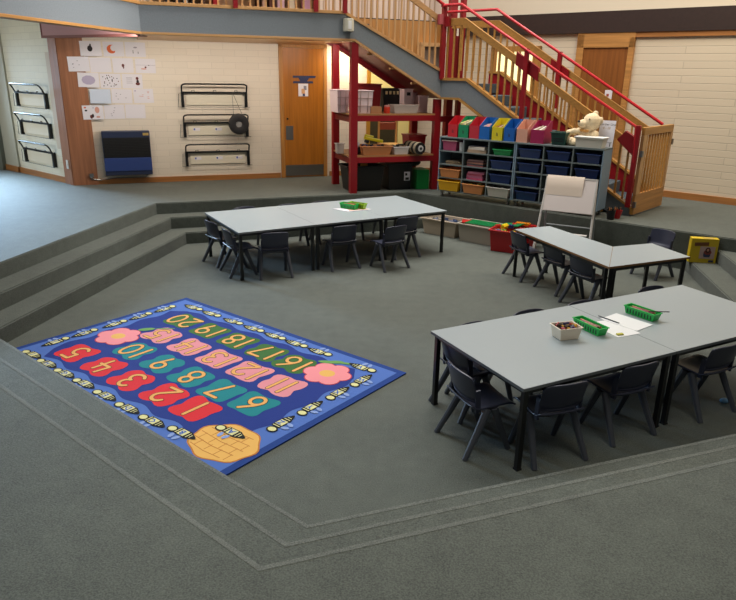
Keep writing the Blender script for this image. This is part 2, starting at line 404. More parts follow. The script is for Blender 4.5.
# two door notices
n = MB()
n.prism_xz([(-.19, 1.735), (.22, 1.735), (.21, 1.70), (.10, 1.70), (.06, 1.645), (.17, 1.645), (.17, 1.61), (-.19, 1.61), (-.18, 1.645), (-.06, 1.645), (-.09, 1.70), (-.19, 1.70)][::-1], -.0265, -.0215)
o = n.build('tape_sign', mat('navy_tape', '#2a3158', rough=.5), loc=FW.p(.378, -.012, H), rz=FW.a); tag(o, 'blue tape sign of stepped bars stuck on the brown door', 'sign')
n = MB(); n.box(-.095, .08, -.0275, -.0215, 1.395, 1.605); n.box(-.04, .02, -.029, -.0275, 1.44, 1.52, 1); n.box(.0, .05, -.029, -.0275, 1.50, 1.57, 2); n.box(-.02, .02, -.030, -.029, 1.40, 1.44, 3)
o = n.build('poster', [PAPER, mat('peach_print', '#d9a878'), mat('grey_print', '#8b8794'), mat('navy_print', '#35406a')], loc=FW.p(.378, -.012, H), rz=FW.a); tag(o, 'small white poster with a drawing below the blue tape on the door', 'poster')
# right-hand door
d = MB(); d.box(-4.9, -4.78, -.05, .05, H, 2.93); d.box(-4.05, -3.96, -.05, .05, H, 2.87); d.box(-4.9, -3.96, -.05, .05, 2.72, 2.945); S_(d, FQ, 'trim_12', OAKX, bevel=.004)
dr = bpy.data.objects.new('door_2', None); COL.objects.link(dr); dr.location = FQ.p(-4.415, -.01, H); dr.rotation_euler = (0, 0, FQ.a); dr['kind'] = 'structure'
d = MB(); d.box(-.365, .365, -.02, .01, .01, 2.24); d.build('door_leaf', DOORD, dr)
n = MB(); n.box(.08, .2, -.028, -.022, 1.46, 1.6); n.box(.11, .15, -.03, -.028, 1.5, 1.54, 1); o = n.build('notice', [PAPER, mat('red_print', '#a54a3a')], loc=FQ.p(-4.415, -.01, H), rz=FQ.a); tag(o, 'small white notice on the brown door behind the stairs', 'notice')
# glazed door with bright glass behind the stairs
d = MB(); 
for a, b in ((-6.5, -6.38), (-5.66, -5.54)): d.box(a, b, -.05, .05, H, 2.75)
d.box(-6.5, -5.54, -.05, .05, 2.67, 2.76)
S_(d, FQ, 'door_3', OAK)
d = MB(); d.box(-6.38, -5.66, -.03, .0, H + .1, 2.67); S_(d, FQ, 'window_2', mat('lit_glazing', '#f4eeb4', rough=.3, emit=.9))

# next room seen through the opening under the stairs
d = MB(); d.box(o0 - .0, o0 + .07, -.03, .1, H, ot); d.box(o1 - .08, o1 + .03, -.03, .1, H, ot); d.box(o0, o1, -.03, .1, ot - .06, ot + .03); d.box(o0, o1, -.01, .05, H, H + .12)
S_(d, FW, 'window_3', mat('amber_frame', '#b98a34', rough=.4))
d = MB(); d.box(-.4, 5.2, 3.0, 3.1, H, 3.2); S_(d, FW, 'wall_next_room', PLASTER_Y)
d = MB(); d.box(-.4, 5.2, .15, 3.0, 3.2, 3.25); S_(d, FW, 'ceiling', PLASTER_Y)
for (xx, nm) in ((1.9, 'room_lamp'),):
    l = bpy.data.lights.new('next_room_ceiling_light', 'AREA'); l.shape = 'RECTANGLE'; l.size = 1.2; l.size_y = .8; l.energy = 70; l.color = (1, .88, .6)
    o = bpy.data.objects.new('next_room_ceiling_light', l); COL.objects.link(o); o.location = FW.p(2.2, 1.7, 3.1)
# warm lamp under the balcony by the shelves
l = bpy.data.lights.new('under_stair_light', 'AREA'); l.shape = 'RECTANGLE'; l.size = .5; l.size_y = .15; l.energy = 9; l.color = (1, .8, .55)
o = bpy.data.objects.new('under_stair_light', l); COL.objects.link(o); o.location = FW.p(1.15, -.35, 2.6); o.rotation_euler = (radians(35), 0, FW.a)

# ------------------------------------------------------------------ staircase
st = thing('staircase', 'two-flight carpeted staircase with oak balusters and red handrails', 'staircase', (F1.x, F1.y, H), 0)
def P1(u, y, z): q = F1.p(u, y, z); return (q[0] - F1.x, q[1] - F1.y, z - H)
def P2(u, y, z): q = F2.p(u, y, z); return (q[0] - F1.x, q[1] - F1.y, z - H)
M1 = Matrix.Translation((0, 0, -H)) @ Matrix.Rotation(F1.a, 4, 'Z')
M2 = Matrix.Translation((F2.x - F1.x, F2.y - F1.y, -H)) @ Matrix.Rotation(F2.a, 4, 'Z')
WD = 1.0
# flight 1 : s -0.18..1.40
sl1 = (2.337 - 3.099) / (1.375 + .18)
m = MB(M1); m.prism_xz([(-.1, 2.745), (-.02, 2.745), (1.40, 1.95), (1.40, 2.31), (-.16, 3.07), (-.16, 2.745)], 0, .05); m.build('stringer', FASC, st)
m = MB(M1); m.prism_xz([(-.18, 3.069), (-.18, 3.112), (1.385, 2.348), (1.40, 2.2), (1.365, 2.2), (1.365, 2.315)], -.02, .08); m.build('stringer_cap', OAKLX, st)
m = MB(M1); m.prism_xz([(-.03, 2.71), (-.03, 2.745), (1.40, 1.95), (1.40, 1.912)], -.012, .07); m.build('stringer_cap', OAKLX, st)
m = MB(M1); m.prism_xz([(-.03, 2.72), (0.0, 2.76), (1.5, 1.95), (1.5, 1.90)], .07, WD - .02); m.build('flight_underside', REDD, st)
for k in range(5):
    z = 2.96 - .165 * k; u = -.08 + .29 * k
    m = MB(M1); m.box(u, u + .30, .06, WD, z - .15, z); m.build('tread', CARPET_S, st, bevel=.01)
m = MB(M1); m.prism_xz([(-.2, 2.72), (-.2, 3.10), (.0, 3.10), (1.45, 2.36), (1.45, 1.80), (.03, 2.63)], WD - .02, WD + .04); m.build('stringer', mat('stringer_dark_red', '#741019', rough=.45), st)
for (u, z) in ((.22, 2.58), (.58, 2.38), (.95, 2.17)):
    m = MB(M1); m.box(u, u + .14, .1, .16, z - .05, z - .02); m.build('bracket', OAKL, st)
# landing
m = MB(M2); m.box(0, .36, 0, .05, 1.93, 2.19); m.prism_xz([(.36, 1.93), (.36, 2.19), (.46, 2.19), (3.14, .60), (3.14, H), (2.85, H)], 0, .05); m.build('stringer', FASC, st)
m = MB(M2); m.prism_xz([(-.01, 2.185), (-.01, 2.225), (.47, 2.225), (3.16, .585), (3.16, H + .03), (3.12, H + .03), (3.12, .575), (.45, 2.185)], -.02, .08); m.build('stringer_cap', RAILW, st)
m = MB(M2); m.prism_xz([(0, 1.905), (0, 1.935), (.34, 1.935), (2.75, H + .02), (2.72, H), (.33, 1.9)], -.012, .07); m.build('stringer_cap', RAILW, st)
m = MB(M2); m.prism([(-.0, .05), (.5, .05), (.5, WD), (-.6, WD + .2), (-.95, .8)], 2.0, 2.14); m.build('landing', [CARPET_S], st)
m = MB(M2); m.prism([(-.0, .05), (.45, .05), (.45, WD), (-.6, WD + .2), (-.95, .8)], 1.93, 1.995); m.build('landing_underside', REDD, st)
for k in range(10):
    m = MB(M2); z = 2.14 - .1663 * (k + 1); u = .48 + .27 * k
    m.box(u, u + .29, .055, WD - .03, max(H, z - .17), z); 
    if k < 9: m.build('tread', CARPET_S, st, bevel=.01)
m = MB(M2); m.prism_xz([(.3, 1.95), (.3, 2.30), (.5, 2.30), (3.1, .68), (3.1, H), (2.7, H)], WD, WD + .05); m.build('stringer', RED, st)
m = MB(M2); m.prism_xz([(.3, 2.30), (.3, 2.335), (.52, 2.335), (3.12, .715), (3.12, .68), (.5, 2.30)], WD - .02, WD + .07); m.build('stringer_cap', RAILW, st)
# wooden top rails and balusters
def zc(u, a): # piecewise linear
    for (u0, z0), (u1, z1) in zip(a[:-1], a[1:]):
        if u <= u1: return z0 + (z1 - z0) * (u - u0) / (u1 - u0)
    return a[-1][1]
capN = [(0, 2.225), (.47, 2.225), (3.16, .585)]; railN = [(0, 3.03), (.35, 3.03), (3.0, 1.43)]
capF = [(-.3, 2.335), (.52, 2.335), (3.12, .715)]; railF = [(-.5, 3.06), (.40, 3.06), (2.95, 1.55)]
for (rl, y) in ((railN, .03), (railF, WD + .02)):
    m = MB(M2); a = rl
    poly = [(a[0][0], a[0][1] - .06), (a[0][0], a[0][1] + .045), (a[1][0] + .01, a[1][1] + .045), (a[2][0], a[2][1] + .045), (a[2][0], a[2][1] - .06), (a[1][0] - .02, a[1][1] - .06)]
    m.prism_xz(poly[::-1], y - .022, y + .022); m.build('top_rail', RAILW, st, bevel=.005)
def balus(M, u, y, z0, z1, mt=OAKL):
    m = MB(M); m.box(u - .012, u + .012, y - .012, y + .012, z0, z1); m.build('baluster', mt, st)
u = .07
while u < 3.0:
    if abs(u - 1.42) > .05: balus(M2, u, .03, zc(u, capN), zc(u, railN) - .04, RAILW)
    u += .112
u = -.25
while u < 2.9:
    balus(M2, u, WD + .02, zc(u, capF), zc(u, railF) - .04, RAILW); u += .118
rail1 = [(-.2, 3.9), (.0, 3.9), (.72, 3.46), (1.33, 3.04)]
m = MB(M1); a = [(.0, 3.85), (1.34, 3.075)]
m.prism_xz([(0, 3.79), (1.34, 3.015), (1.34, 3.11), (0, 3.885)], .02, .06); m.build('top_rail', OAKLX, st, bevel=.005)
u = -.06
while u < 1.34:
    balus(M1, u, .035, zc(u, [(-.18, 3.10), (1.385, 2.348)]), 3.83 - .5784 * (u) , OAKL); u += .0965
# red handrails, posts and plates
m = MB(M2); m.tube([(-.02, -.05, 3.25), (.32, -.05, 3.255), (3.06, -.05, 1.66), (3.09, -.05, 1.2)], .022, 10); m.build('handrail', HRED, st, smooth=True)
m = MB(M1); m.tube([(.0, -.04, 4.1), (1.30, -.04, 3.30), (1.40, -.02, 3.25)], .022, 10); m.build('handrail', HRED, st, smooth=True)
m = MB(M2); m.tube([(-.62, WD - .05, 3.25), (.39, WD - .05, 3.26), (3.14, WD - .05, 1.65)], .022, 10); m.build('handrail', HRED, st, smooth=True)
m = MB(M1); m.box(1.36, 1.43, -.05, .02, 2.2, 3.27); m.build('newel_post', RED, st, bevel=.004)
m = MB(M1); m.box(1.30, 1.36, -.06, .07, 2.99, 3.13); m.build('bracket', mat('faded_red', '#b04a50', rough=.5), st)
m = MB(M2); m.box(.02, .12, -.04, .07, 2.96, 3.1); m.build('bracket', RED, st)
m = MB(M2); m.box(1.385, 1.445, -.06, -.005, 1.62, 2.64); m.build('newel_post', RED, st, bevel=.004)
m = MB(M2); m.prism_xz([(1.24, 2.42), (1.24, 2.60), (1.60, 2.38), (1.60, 2.20)], -.004, .06); m.build('bracket', RED, st)
m = MB(M2); m.box(1.47, 1.53, WD - .07, WD, 1.8, 2.63); m.build('newel_post', RED, st, bevel=.004)
m = MB(M2); m.prism_xz([(1.36, 2.38), (1.36, 2.53), (1.66, 2.36), (1.66, 2.20)], WD - .03, WD + .05); m.build('bracket', RED, st)
m = MB(M2); m.box(3.06, 3.12, -.07, -.005, .6, 1.68); m.build('newel_post', RED, st, bevel=.004)
m = MB(M2); m.prism_xz([(2.82, 1.48), (2.92, 1.60), (3.06, 1.52), (3.06, 1.28)], -.02, .06); m.build('bracket', RED, st)
# inner solid timber side behind the first flight, with a small open niche
m = MB(M1); m.prism_xz([(-.15, 2.95), (1.35, 2.3), (2.0, 2.2), (2.0, 3.12), (-.15, 3.12)], 1.28, 1.33); m.build('side_panel', OAK, st)
m = MB(M1); m.box(1.55, 1.60, 1.15, 1.28, 2.2, 2.74); m.box(1.55, 2.02, 1.15, 1.28, 2.72, 2.78); m.build('niche_frame', OAKL, st)
m = MB(M1); m.box(1.60, 2.02, 1.26, 1.275, 2.2, 2.72); m.build('niche_back', mat('niche_grey', '#8f7f70', rough=.8), st)
# red supporting columns behind the landing
m = MB(M1); m.box(1.97, 2.09, .92, 1.04, H, 4.2); m.box(2.16, 2.22, .86, .98, H, 4.2); m.build('column', RED, st)
m = MB(M1); m.box(2.03, 2.3, 1.1, 1.14, 2.14, 2.9); m.build('side_panel', RED, st)
# pale boards above the timber panel (upper room wall)
m = MB(); m.box(-3.4, 2.1, 0, .05, 3.15, 4.4); m.box(-3.4, 2.1, .0, .05, 3.12, 3.15, 2)
for k in range(57): m.box(-3.4 + k * .095, -3.4 + k * .095 + .02, -.012, .0, 3.15, 4.4, 1)
S_(m, Frame(*F1.p(0, 1.5)[:2], A0), 'wall_upper', [mat('pale_boards', '#d8c4b4', rough=.7), mat('board_groove', '#b59a80', rough=.7), BLACKM])
# balcony balusters
bl = thing('balcony_balustrade', 'oak balustrade along the balcony edge above the brown door', 'balustrade', F1.p(-3, .03, ST), F1.a)
k = 0; u = .06
while u < 2.8:
    m = MB(); m.box(u - .012, u + .012, -.012, .012, .012, .95); m.build('baluster', OAKL, bl); u += .108
m = MB(); m.box(0, 2.84, -.025, .025, .93, 1.03); m.build('top_rail', RAILW, bl)
for u in (2.22 - 1.0, 2.35, 2.78):
    m = MB(); m.box(u, u + .06, -.09, -.035, -.02, 1.1); m.build('post', RED, bl)

# gate across the stair foot
gp = (3.587, 8.957); ga = atan2(9.739 - 8.957, 4.308 - 3.587)
gt = thing('stair_gate', 'oak slatted gate closing the foot of the stairs', 'gate', (gp[0], gp[1], H), ga)
GL = 1.05; GH = 1.18
m = MB(); m.box(0, GL, -.02, .02, .02, .3); m.build('bottom_panel', OAKX, gt, bevel=.004)
m = MB(); m.box(0, GL, -.022, .022, GH - .10, GH); m.build('top_rail', RAILW, gt, bevel=.004)
for a, b in ((0, .11), (GL - .06, GL)):
    m = MB(); m.box(a, b, -.021, .021, .3, GH - .1); m.build('stile', OAKL, gt)
for k in range(9):
    m = MB(); x = .155 + k * .1; m.box(x - .014, x + .014, -.012, .012, .3, GH - .1); m.build('baluster', RAILW, gt)
m = MB(); m.box(GL - .01, GL + .02, -.04, .0, .9, .98); m.build('latch', STEEL, gt)
m = MB(); m.box(-.02, .02, -.04, .0, .12, .2); m.box(-.02, .02, -.04, .0, .8, .88); m.build('hinge', STEEL, gt)

# wall light on the balcony edge
sp = thing('wall_lamp', 'small cream box lamp on the grey balcony edge', 'lamp', F1.p(-.14, -.0, 2.84), F1.a)
m = MB(); m.prism([(-.07, 0), (-.07, -.07), (-.03, -.1), (.04, -.1), (.075, -.07), (.075, 0)], 0, .17); m.build('housing', mat('cream_plastic', '#cfc9b4', rough=.5), sp, bevel=.006)
m = MB(); m.box(-.02, .03, -.104, -.099, .03, .14); m.build('diffuser', WHITE, sp)

# ------------------------------------------------------------------ drawings on the wall
papers = [('top', [(-2.991, 2.562), (-2.659, 2.564), (-2.337, 2.565)]), ('second', [(-3.187, 2.334), (-2.873, 2.325), (-2.543, 2.324), (-2.205, 2.323)]),
          ('third', [(-3.072, 2.101), (-2.752, 2.09), (-2.425, 2.088)]), ('fourth', [(-2.925, 1.859), (-2.604, 1.86), (-2.276, 1.866)]), ('bottom', [(-3.06, 1.615), (-2.741, 1.62), (-2.422, 1.626)])]
looks = {('top', 0): ('with a dark grey scribble', 'blob'), ('top', 1): ('with an orange crescent', 'moon'), ('top', 2): ('with two short black strokes', 'strokes'),
         ('second', 0): ('with faint grey marks', 'faint'), ('second', 1): ('nearly blank', 'none'), ('second', 2): ('with a small black dot figure', 'dot'), ('second', 3): ('with a ruled line and red-brown mark', 'line'),
         ('third', 0): ('with a pale lilac scribble', 'lilac'), ('third', 1): ('covered in scattered black dots', 'dots'), ('third', 2): ('with writing and a brown bear', 'bear'),
         ('fourth', 0): ('tinted pale blue', 'blue'), ('fourth', 1): ('with tiny pencil marks', 'faint'), ('fourth', 2): ('with faint pink lines', 'pink'),
         ('bottom', 0): ('with orange, pink and black blots', 'blots'), ('bottom', 1): ('with very faint pencil lines', 'faint'), ('bottom', 2): ('left blank', 'none')}
INK = mat('ink_black', '#2a2528', rough=.8); ORG = mat('ink_orange', '#d9683a', rough=.8); BRN = mat('ink_brown', '#6b3a36', rough=.8); LIL = mat('ink_lilac', '#b9aec6', rough=.8)
GRY = mat('ink_grey', '#a8a2aa', rough=.8); PNK = mat('ink_pink', '#d8a090', rough=.8); PBL = mat('paper_blue', '#d2dcec', rough=.8)
side = {3: ['left', 'middle', 'right'], 4: ['far left', 'centre left', 'centre right', 'far right']}
def vdisc(m, x, z, rx, rz, mi, y=-.0022, n=10):
    m.add([(x + rx * cos(2 * pi * i / n), y, z + rz * sin(2 * pi * i / n)) for i in range(n)], [tuple(range(n))], mi)
for row, lst in papers:
    for i, (s, z) in enumerate(lst):
        desc, kind = looks[(row, i)]
        m = MB(Matrix.Rotation(radians(random.uniform(-1.5, 1.5)), 4, 'Y')); m.box(-.153, .153, -.001, .001, -.108, .108)
        if kind == 'blue': m.m = [7] * len(m.m)
        if kind == 'blob': vdisc(m, -.01, .0, .038, .045, 1); vdisc(m, 0, .05, .012, .02, 1)
        if kind == 'moon':
            pts = [(.07 * cos(a), .065 * sin(a)) for a in [radians(60 + 25 * q) for q in range(11)]] + [(.045 * cos(a) + .03, .045 * sin(a) + .015) for a in [radians(300 - 22 * q) for q in range(10)]]
            m.add([(x - .03, -.0022, zz) for x, zz in pts], [tuple(range(len(pts)))], 2)
        if kind == 'strokes': m.box(-.04, -.032, -.0025, -.001, -.06, -.01, 1); m.box(.035, .043, -.0025, -.001, -.06, -.03, 1); vdisc(m, -.0, .03, .03, .012, 5)
        if kind == 'faint':
            for q in range(5): vdisc(m, random.uniform(-.09, .09), random.uniform(-.06, .07), .01, .006, 5)
        if kind == 'dot': vdisc(m, .0, .0, .02, .025, 3); vdisc(m, .005, -.03, .01, .018, 3)
        if kind == 'line': m.box(-.15, .15, -.0025, -.001, .01, .014, 5); vdisc(m, .0, -.02, .016, .014, 3); vdisc(m, -.03, -.045, .045, .01, 6); vdisc(m, .05, .01, .01, .008, 1)
        if kind == 'lilac': vdisc(m, .0, .0, .1, .07, 4)
        if kind == 'dots':
            for q in range(26): vdisc(m, random.uniform(-.12, .13), random.uniform(-.085, .085), .008, .008, 1 if q % 4 else 3)
        if kind == 'bear': vdisc(m, .075, .045, .022, .025, 3); vdisc(m, .08, .0, .02, .025, 1); vdisc(m, .08, -.035, .035, .025, 3); [m.box(-.09, .0, -.0025, -.001, zq, zq + .006, 5) for zq in (-.03, .0, .03, .05)]
        if kind == 'pink': [vdisc(m, random.uniform(-.1, .1), random.uniform(-.05, .07), .018, .004, 6) for q in range(7)]; vdisc(m, -.12, .08, .015, .01, 4)
        if kind == 'blots': vdisc(m, .065, .035, .035, .05, 6); vdisc(m, -.11, .075, .018, .014, 2); vdisc(m, -.1, .03, .02, .014, 1); vdisc(m, -.03, -.065, .022, .03, 3); vdisc(m, -.005, -.05, .015, .03, 1); vdisc(m, .07, -.07, .03, .015, 6); vdisc(m, .01, .07, .01, .012, 4)
        o = m.build('drawing', [PAPER, INK, ORG, BRN, LIL, GRY, PNK, PBL], loc=FW.p(s, -.056 if s - .15 < -3.1 else -.004 if s > -2.9 else -.056, z), rz=FW.a)
        tag(o, 'white drawing sheet %s, %s in the %s row' % (desc, side[len(lst)][i], row), 'drawing', 'drawings on the back wall')

# ------------------------------------------------------------------ gas wall heater
ht = thing('wall_heater', 'dark blue gas heater with black grille on the cream wall', 'heater', FW.p(-2.607, 0, .63), FW.a)
m = MB(); m.box(-.365, .365, -.17, -.01, .0, .70); m.build('casing', mat('heater_blue', '#26304c', rough=.45), ht, bevel=.008)
m = MB(); m.box(-.355, .355, -.178, -.17, .29, .6)
for k in range(12): m.box(-.35, .35, -.186, -.178, .30 + k * .025, .312 + k * .025)
m.build('grille', BLACKM, ht)
m = MB(); m.box(-.365, .365, -.182, -.17, .07, .28); m.build('front_panel', mat('heater_front_blue', '#2f4480', rough=.4), ht, bevel=.004)
m = MB(); m.box(.26, .35, -.176, -.169, .63, .67); m.build('badge', mat('badge_gold', '#b89c5c', rough=.4), ht)
m = MB(); m.tube([(-.45, -.05, -.08), (-.2, -.06, -.05), (.25, -.06, -.05), (.3, -.06, .0)], .008, 6); m.tube([(-.45, -.05, -.08), (-.58, -.06, -.06), (-.6, -.06, .02)], .012, 6); m.cbox((-.58, -.07, 0), (.06, .05, .06)); m.build('gas_pipe', STEEL, ht)

# ------------------------------------------------------------------ coat racks
def rack(fr, s, z, label, tags_):
    t = thing('coat_rack', label, 'coat rack', fr.p(s, 0, z), fr.a, 'black wall coat racks')
    m = MB(); m.box(-.46, .46, -.022, -.006, -.2, -.02); bb = m.build('backing_board', mat('cream_board', '#e2dac6', rough=.6), t)
    for sx in (-1, 1):
        m = MB(); m.box(sx * .52 - .022, sx * .52 + .022, -.05, -.0, -.235, .005); m.build('bracket', BLACK, t)
    m = MB(); m.bar((-.53, -.05, 0), (.53, -.05, 0), .025, .03); hr = m.build('hook_rail', BLACK, t)
    m = MB(); R0 = .07
    pth = [(-.53, -.05, 0)] + [(-.53, -.075, .06)] + [(-.53 + R0 * (1 - cos(a)), -.10 - .03 * sin(a), .10 + .035 * sin(a)) for a in [pi / 2 * q / 4 for q in range(5)]]
    pth = pth + [(-x, y, zz) for x, y, zz in reversed(pth)]
    m.tube(pth, .013, 8); m.build('hat_rail', BLACK, t, smooth=True)
    for x in (-.35, 0, .35):
        m = MB(); m.tube([(x - .025, -.07, -.0), (x - .02, -.075, .035), (x + .02, -.075, .035), (x + .025, -.07, -.0)], .005, 5); m.build('hook', BLACK, hr)
    m = MB(); m.tube([(-.58, -.06, -.02), (-.6, -.06, -.23), (.58, -.06, -.235)], .004, 5); m.build('wire_rail', BLACKM, t)
    for x in tags_:
        m = MB(); m.box(x - .05, x + .06, -.0245, -.0225, -.13, -.08); m.box(x - .045, x - .02, -.026, -.0245, -.12, -.09, 1); m.build('name_tag', [PAPER, mat('tag_blue', '#4560b0')], bb)
    return t
rack(FW, -1.15, 1.925, 'black wall coat rack with no name tags, topmost on the back wall', [])
rack(FW, -1.15, 1.44, 'black wall coat rack with a round black bag on it, middle of the back wall', [-.33, .03])
rack(FW, -1.15, .96, 'black wall coat rack with three name tags, lowest on the back wall', [-.34, .02, .36])
rack(LW, -1.10, 1.875, 'black coat rack topmost on the left wall beside the timber corner', [])
rack(LW, -1.10, 1.406, 'black coat rack in the middle of the left wall', [])
rack(LW, -1.10, .94, 'black coat rack lowest on the left wall above the skirting', [])
hb = thing('round_bag', 'round black ring-shaped bag hanging from the top rack', 'bag', FW.p(-.80, -.23, 1.43), FW.a)
m = MB(Matrix.Rotation(pi / 2, 4, 'X')); m.lathe([(.055, -.04), (.12, -.055), (.16, -.04), (.172, 0), (.16, .04), (.12, .055), (.055, .04), (.05, .0)], 24); m.build('ring', mat('bag_black', '#1d1c1e', rough=.6), hb, smooth=True)
m = MB(Matrix.Rotation(pi / 2, 4, 'X')); m.lathe([(.001, .0), (.075, .0), (.075, .02), (.001, .02)], 16); m.build('centre', mat('bag_grey', '#8c8a88', rough=.5), hb)
m = MB(); m.tube([(-.07, .12, .47), (-.08, .0, .16)], .003, 5); m.tube([(-.05, .12, .47), (.06, .0, .16)], .003, 5); m.build('cord', BLACKM, hb)
# light switch on the timber corner
o = MB(); o.box(-.03, .03, -.012, 0, -.07, .07); o.box(-.01, .01, -.018, -.012, -.02, .02)
o = o.build('light_switch', WHITE, loc=LW.p(-.10, -.036, .80), rz=LW.a); tag(o, 'white light switch on the timber-clad corner', 'switch')

# ------------------------------------------------------------------ red shelving under the stairs
rk = thing('shelving_rack', 'red post shelving with timber slat decks under the stairs', 'shelving', F1.p(0, 0, H), F1.a)
for (u, y, top) in ((-.02, .0, 2.70), (1.39, .03, 1.90), (-.02, .93, 2.69), (1.39, .93, 1.9)):
    m = MB(); m.box(u - .055, u + .055, y, y + .1, 0, top - H); m.build('post', RED, rk, bevel=.004)
for z in (1.573, .945):
    m = MB(); m.box(.03, 1.34, .02, .07, z - H, z - H + .085); m.build('beam', RED, rk)
    m = MB(); m.box(.03, 1.34, .95, 1.0, z - H, z - H + .085); m.build('beam', RED, rk)
    for u in (-.03, 1.38):
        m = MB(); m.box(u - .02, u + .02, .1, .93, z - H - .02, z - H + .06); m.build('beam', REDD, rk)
    m = MB()
    for q in range(11): m.box(-.07, 1.34, .03 + q * .088, .03 + q * .088 + .065, z - H + .086, z - H + .11)
    m.build('slat_deck', wood('slat_timber', '#a8794a', 'x', .2), rk)
# beams carried on beyond the right post, under the landing
for z in (1.573, .945):
    m = MB(); m.box(1.45, 2.2, .05, .1, z - H - .02, z - H + .07); m.build('beam', RED, rk)
ZU = 1.6845; ZL = 1.0565
def on1(u, y, z): return F1.p(u, y, z)
def simple(name, label, cat, parts, loc, rz, group=None):
    t = thing(name, label, cat, loc, rz, group)
    for (nm, mb, mt, kw) in parts: mb.build(nm, mt, t, **kw)
    return t
def crate(name, label, w, d, h, mt, loc, rz, group=None, lid=None, tap=.9, grid=None, fill=None, cat='crate', rim=.012):
    t = thing(name, label, cat, loc, rz, group)
    m = MB(); m.tub(w, d, h, tap, .008, rim); m.build('body', mt, t, bevel=.004)
    if grid:
        m = MB(); k = .0015
        for zz in (.33, .66): m.box(-w / 2 * (tap + (1 - tap) * zz) - k, w / 2 * (tap + (1 - tap) * zz) + k, -d / 2 - .002, -d / 2 * tap - .0, h * zz, h * zz + .006)
        for xx in (-.25, .2): m.box(w * xx, w * xx + .006, -d / 2 - .002, -d / 2 * tap, .02, h - .02)
        m.build('ribs', grid, t)
    if lid:
        m = MB(); m.box(-w / 2 - .015, w / 2 + .015, -d / 2 - .015, d / 2 + .015, h + .0005, h + .015); m.build('lid', lid, t, bevel=.004)
    if fill:
        fill(t, w, d, h)
    return t
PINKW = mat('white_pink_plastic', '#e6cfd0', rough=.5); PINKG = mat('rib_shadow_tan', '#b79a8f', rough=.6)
crate('white_crate', 'white plastic crate at the left end of the upper red shelf', .19, .42, .34, PINKW, on1(-.105, .50, ZU), F1.a, 'white crates on the upper red shelf', grid=PINKG)
crate('white_crate', 'white plastic crate just right of the front red post on the upper shelf', .27, .42, .34, PINKW, on1(.17, .29, ZU), F1.a, 'white crates on the upper red shelf', grid=PINKG)
RB = mat('red_plastic', '#b0161c', rough=.35); BLP = mat('black_plastic', '#0f1012', rough=.4)
crate('red_crate', 'dark red plastic crate behind the white crates on the upper red shelf', .42, .35, .43, mat('deep_red_plastic', '#8c1218', rough=.4), on1(.40, .70, ZU), F1.a)
o = MB(); o.box(-.09, .09, -.12, .12, 0, .1); o = o.build('cardboard_box', mat('cardboard', '#a8744c', rough=.8), loc=on1(.36, .2, ZU), rz=F1.a); tag(o, 'small brown cardboard box on the upper red shelf', 'box')
cr = crate('black_crate', 'black slotted plastic crate on the upper red shelf', .38, .34, .36, BLP, on1(.84, .72, ZU), F1.a)
m = MB()
for q in range(5): m.box(-.15 + q * .065, -.15 + q * .065 + .03, -.19, -.16, .27, .32)
m.build('slots', mat('slot_light', '#c9b98c'), cr)
jr = thing('paint_jar', 'squat jar of orange-red paint on the upper red shelf', 'jar', on1(.56, .14, ZU), F1.a)
m = MB(); m.lathe([(.045, 0), (.05, .02), (.05, .09), (.04, .1)], 16); m.build('body', mat('orange_red', '#cc3a24', rough=.3), jr, smooth=True)
m = MB(); m.lathe([(.045, .1005), (.045, .12), (.04, .122)], 16); m.build('lid', mat('lid_pink', '#c98c84', rough=.4), jr, smooth=True)
CLEAR = mat('milky_plastic', '#cfc4bc', rough=.35, alpha=.55)
crate('clear_box', 'milky see-through plastic box on the upper red shelf', .42, .22, .13, CLEAR, on1(.86, .18, ZU), F1.a, cat='box')
t_ = crate('white_box', 'tall white storage box with a square handle hole on the upper red shelf', .15, .2, .36, PINKW, on1(1.0, .43, ZU), F1.a, cat='box', tap=.97)
m = MB(); m.box(-.03, .03, -.106, -.098, .26, .31); m.build('handle_hole', BLACKM, t_)
crate('white_box', 'white storage box against the right post of the upper red shelf', .16, .3, .26, PINKW, on1(1.25, .45, ZU), F1.a, cat='box', tap=.95)
crate('white_box', 'white storage box second from the right post on the upper red shelf', .14, .3, .30, PINKW, on1(1.13, .62, ZU), F1.a, cat='box', tap=.95)
# lower deck
TAN = mat('tan_plastic', '#c9814e', rough=.4)
def toys(cols, n=18, r=.02, seed=1):
    def f(t, w, d, h):
        rr = random.Random(seed)
        mts = [mat('toy_' + c, c, rough=.4) for c in cols]
        m = MB()
        for q in range(n):
            c = (rr.uniform(-w * .38, w * .38), rr.uniform(-d * .36, d * .36), h * .8 + rr.uniform(0, r))
            m.T = Matrix.Translation(c) @ Matrix.Rotation(rr.uniform(0, 3), 4, 'Z') @ Matrix.Rotation(rr.uniform(-.6, .6), 4, 'X')
            m.cbox((0, 0, 0), (r * rr.uniform(1.2, 3), r * rr.uniform(1, 1.6), r), q % len(mts))
        m.T = Matrix(); m.box(-w * .42, w * .42, -d * .42, d * .42, h * .6, h * .78, 0)
        o = m.build('contents', mts, t); o['kind'] = 'stuff'
    return f
crate('tan_tray', 'tan plastic tray heaped with small toys on the lower red shelf', .50, .34, .14, TAN, on1(.37, .2, ZL), F1.a, cat='tray', tap=.88, fill=toys(['#4a3a30', '#7a6448', '#2c2c2c', '#b0622c', '#33407a'], 26, .03))
crate('white_tray', 'white plastic tray right of the tan tray on the lower red shelf', .25, .32, .12, mat('white_plastic', '#dcd3ce', rough=.4), on1(.79, .2, ZL), F1.a, cat='tray', tap=.9, fill=toys(['#3a3028', '#2c2c2c', '#7a6448'], 12, .03, 3))
crate('clear_jar', 'small clear plastic tub behind the front red post', .12, .12, .16, CLEAR, on1(-.13, .4, ZL), F1.a, cat='tub')
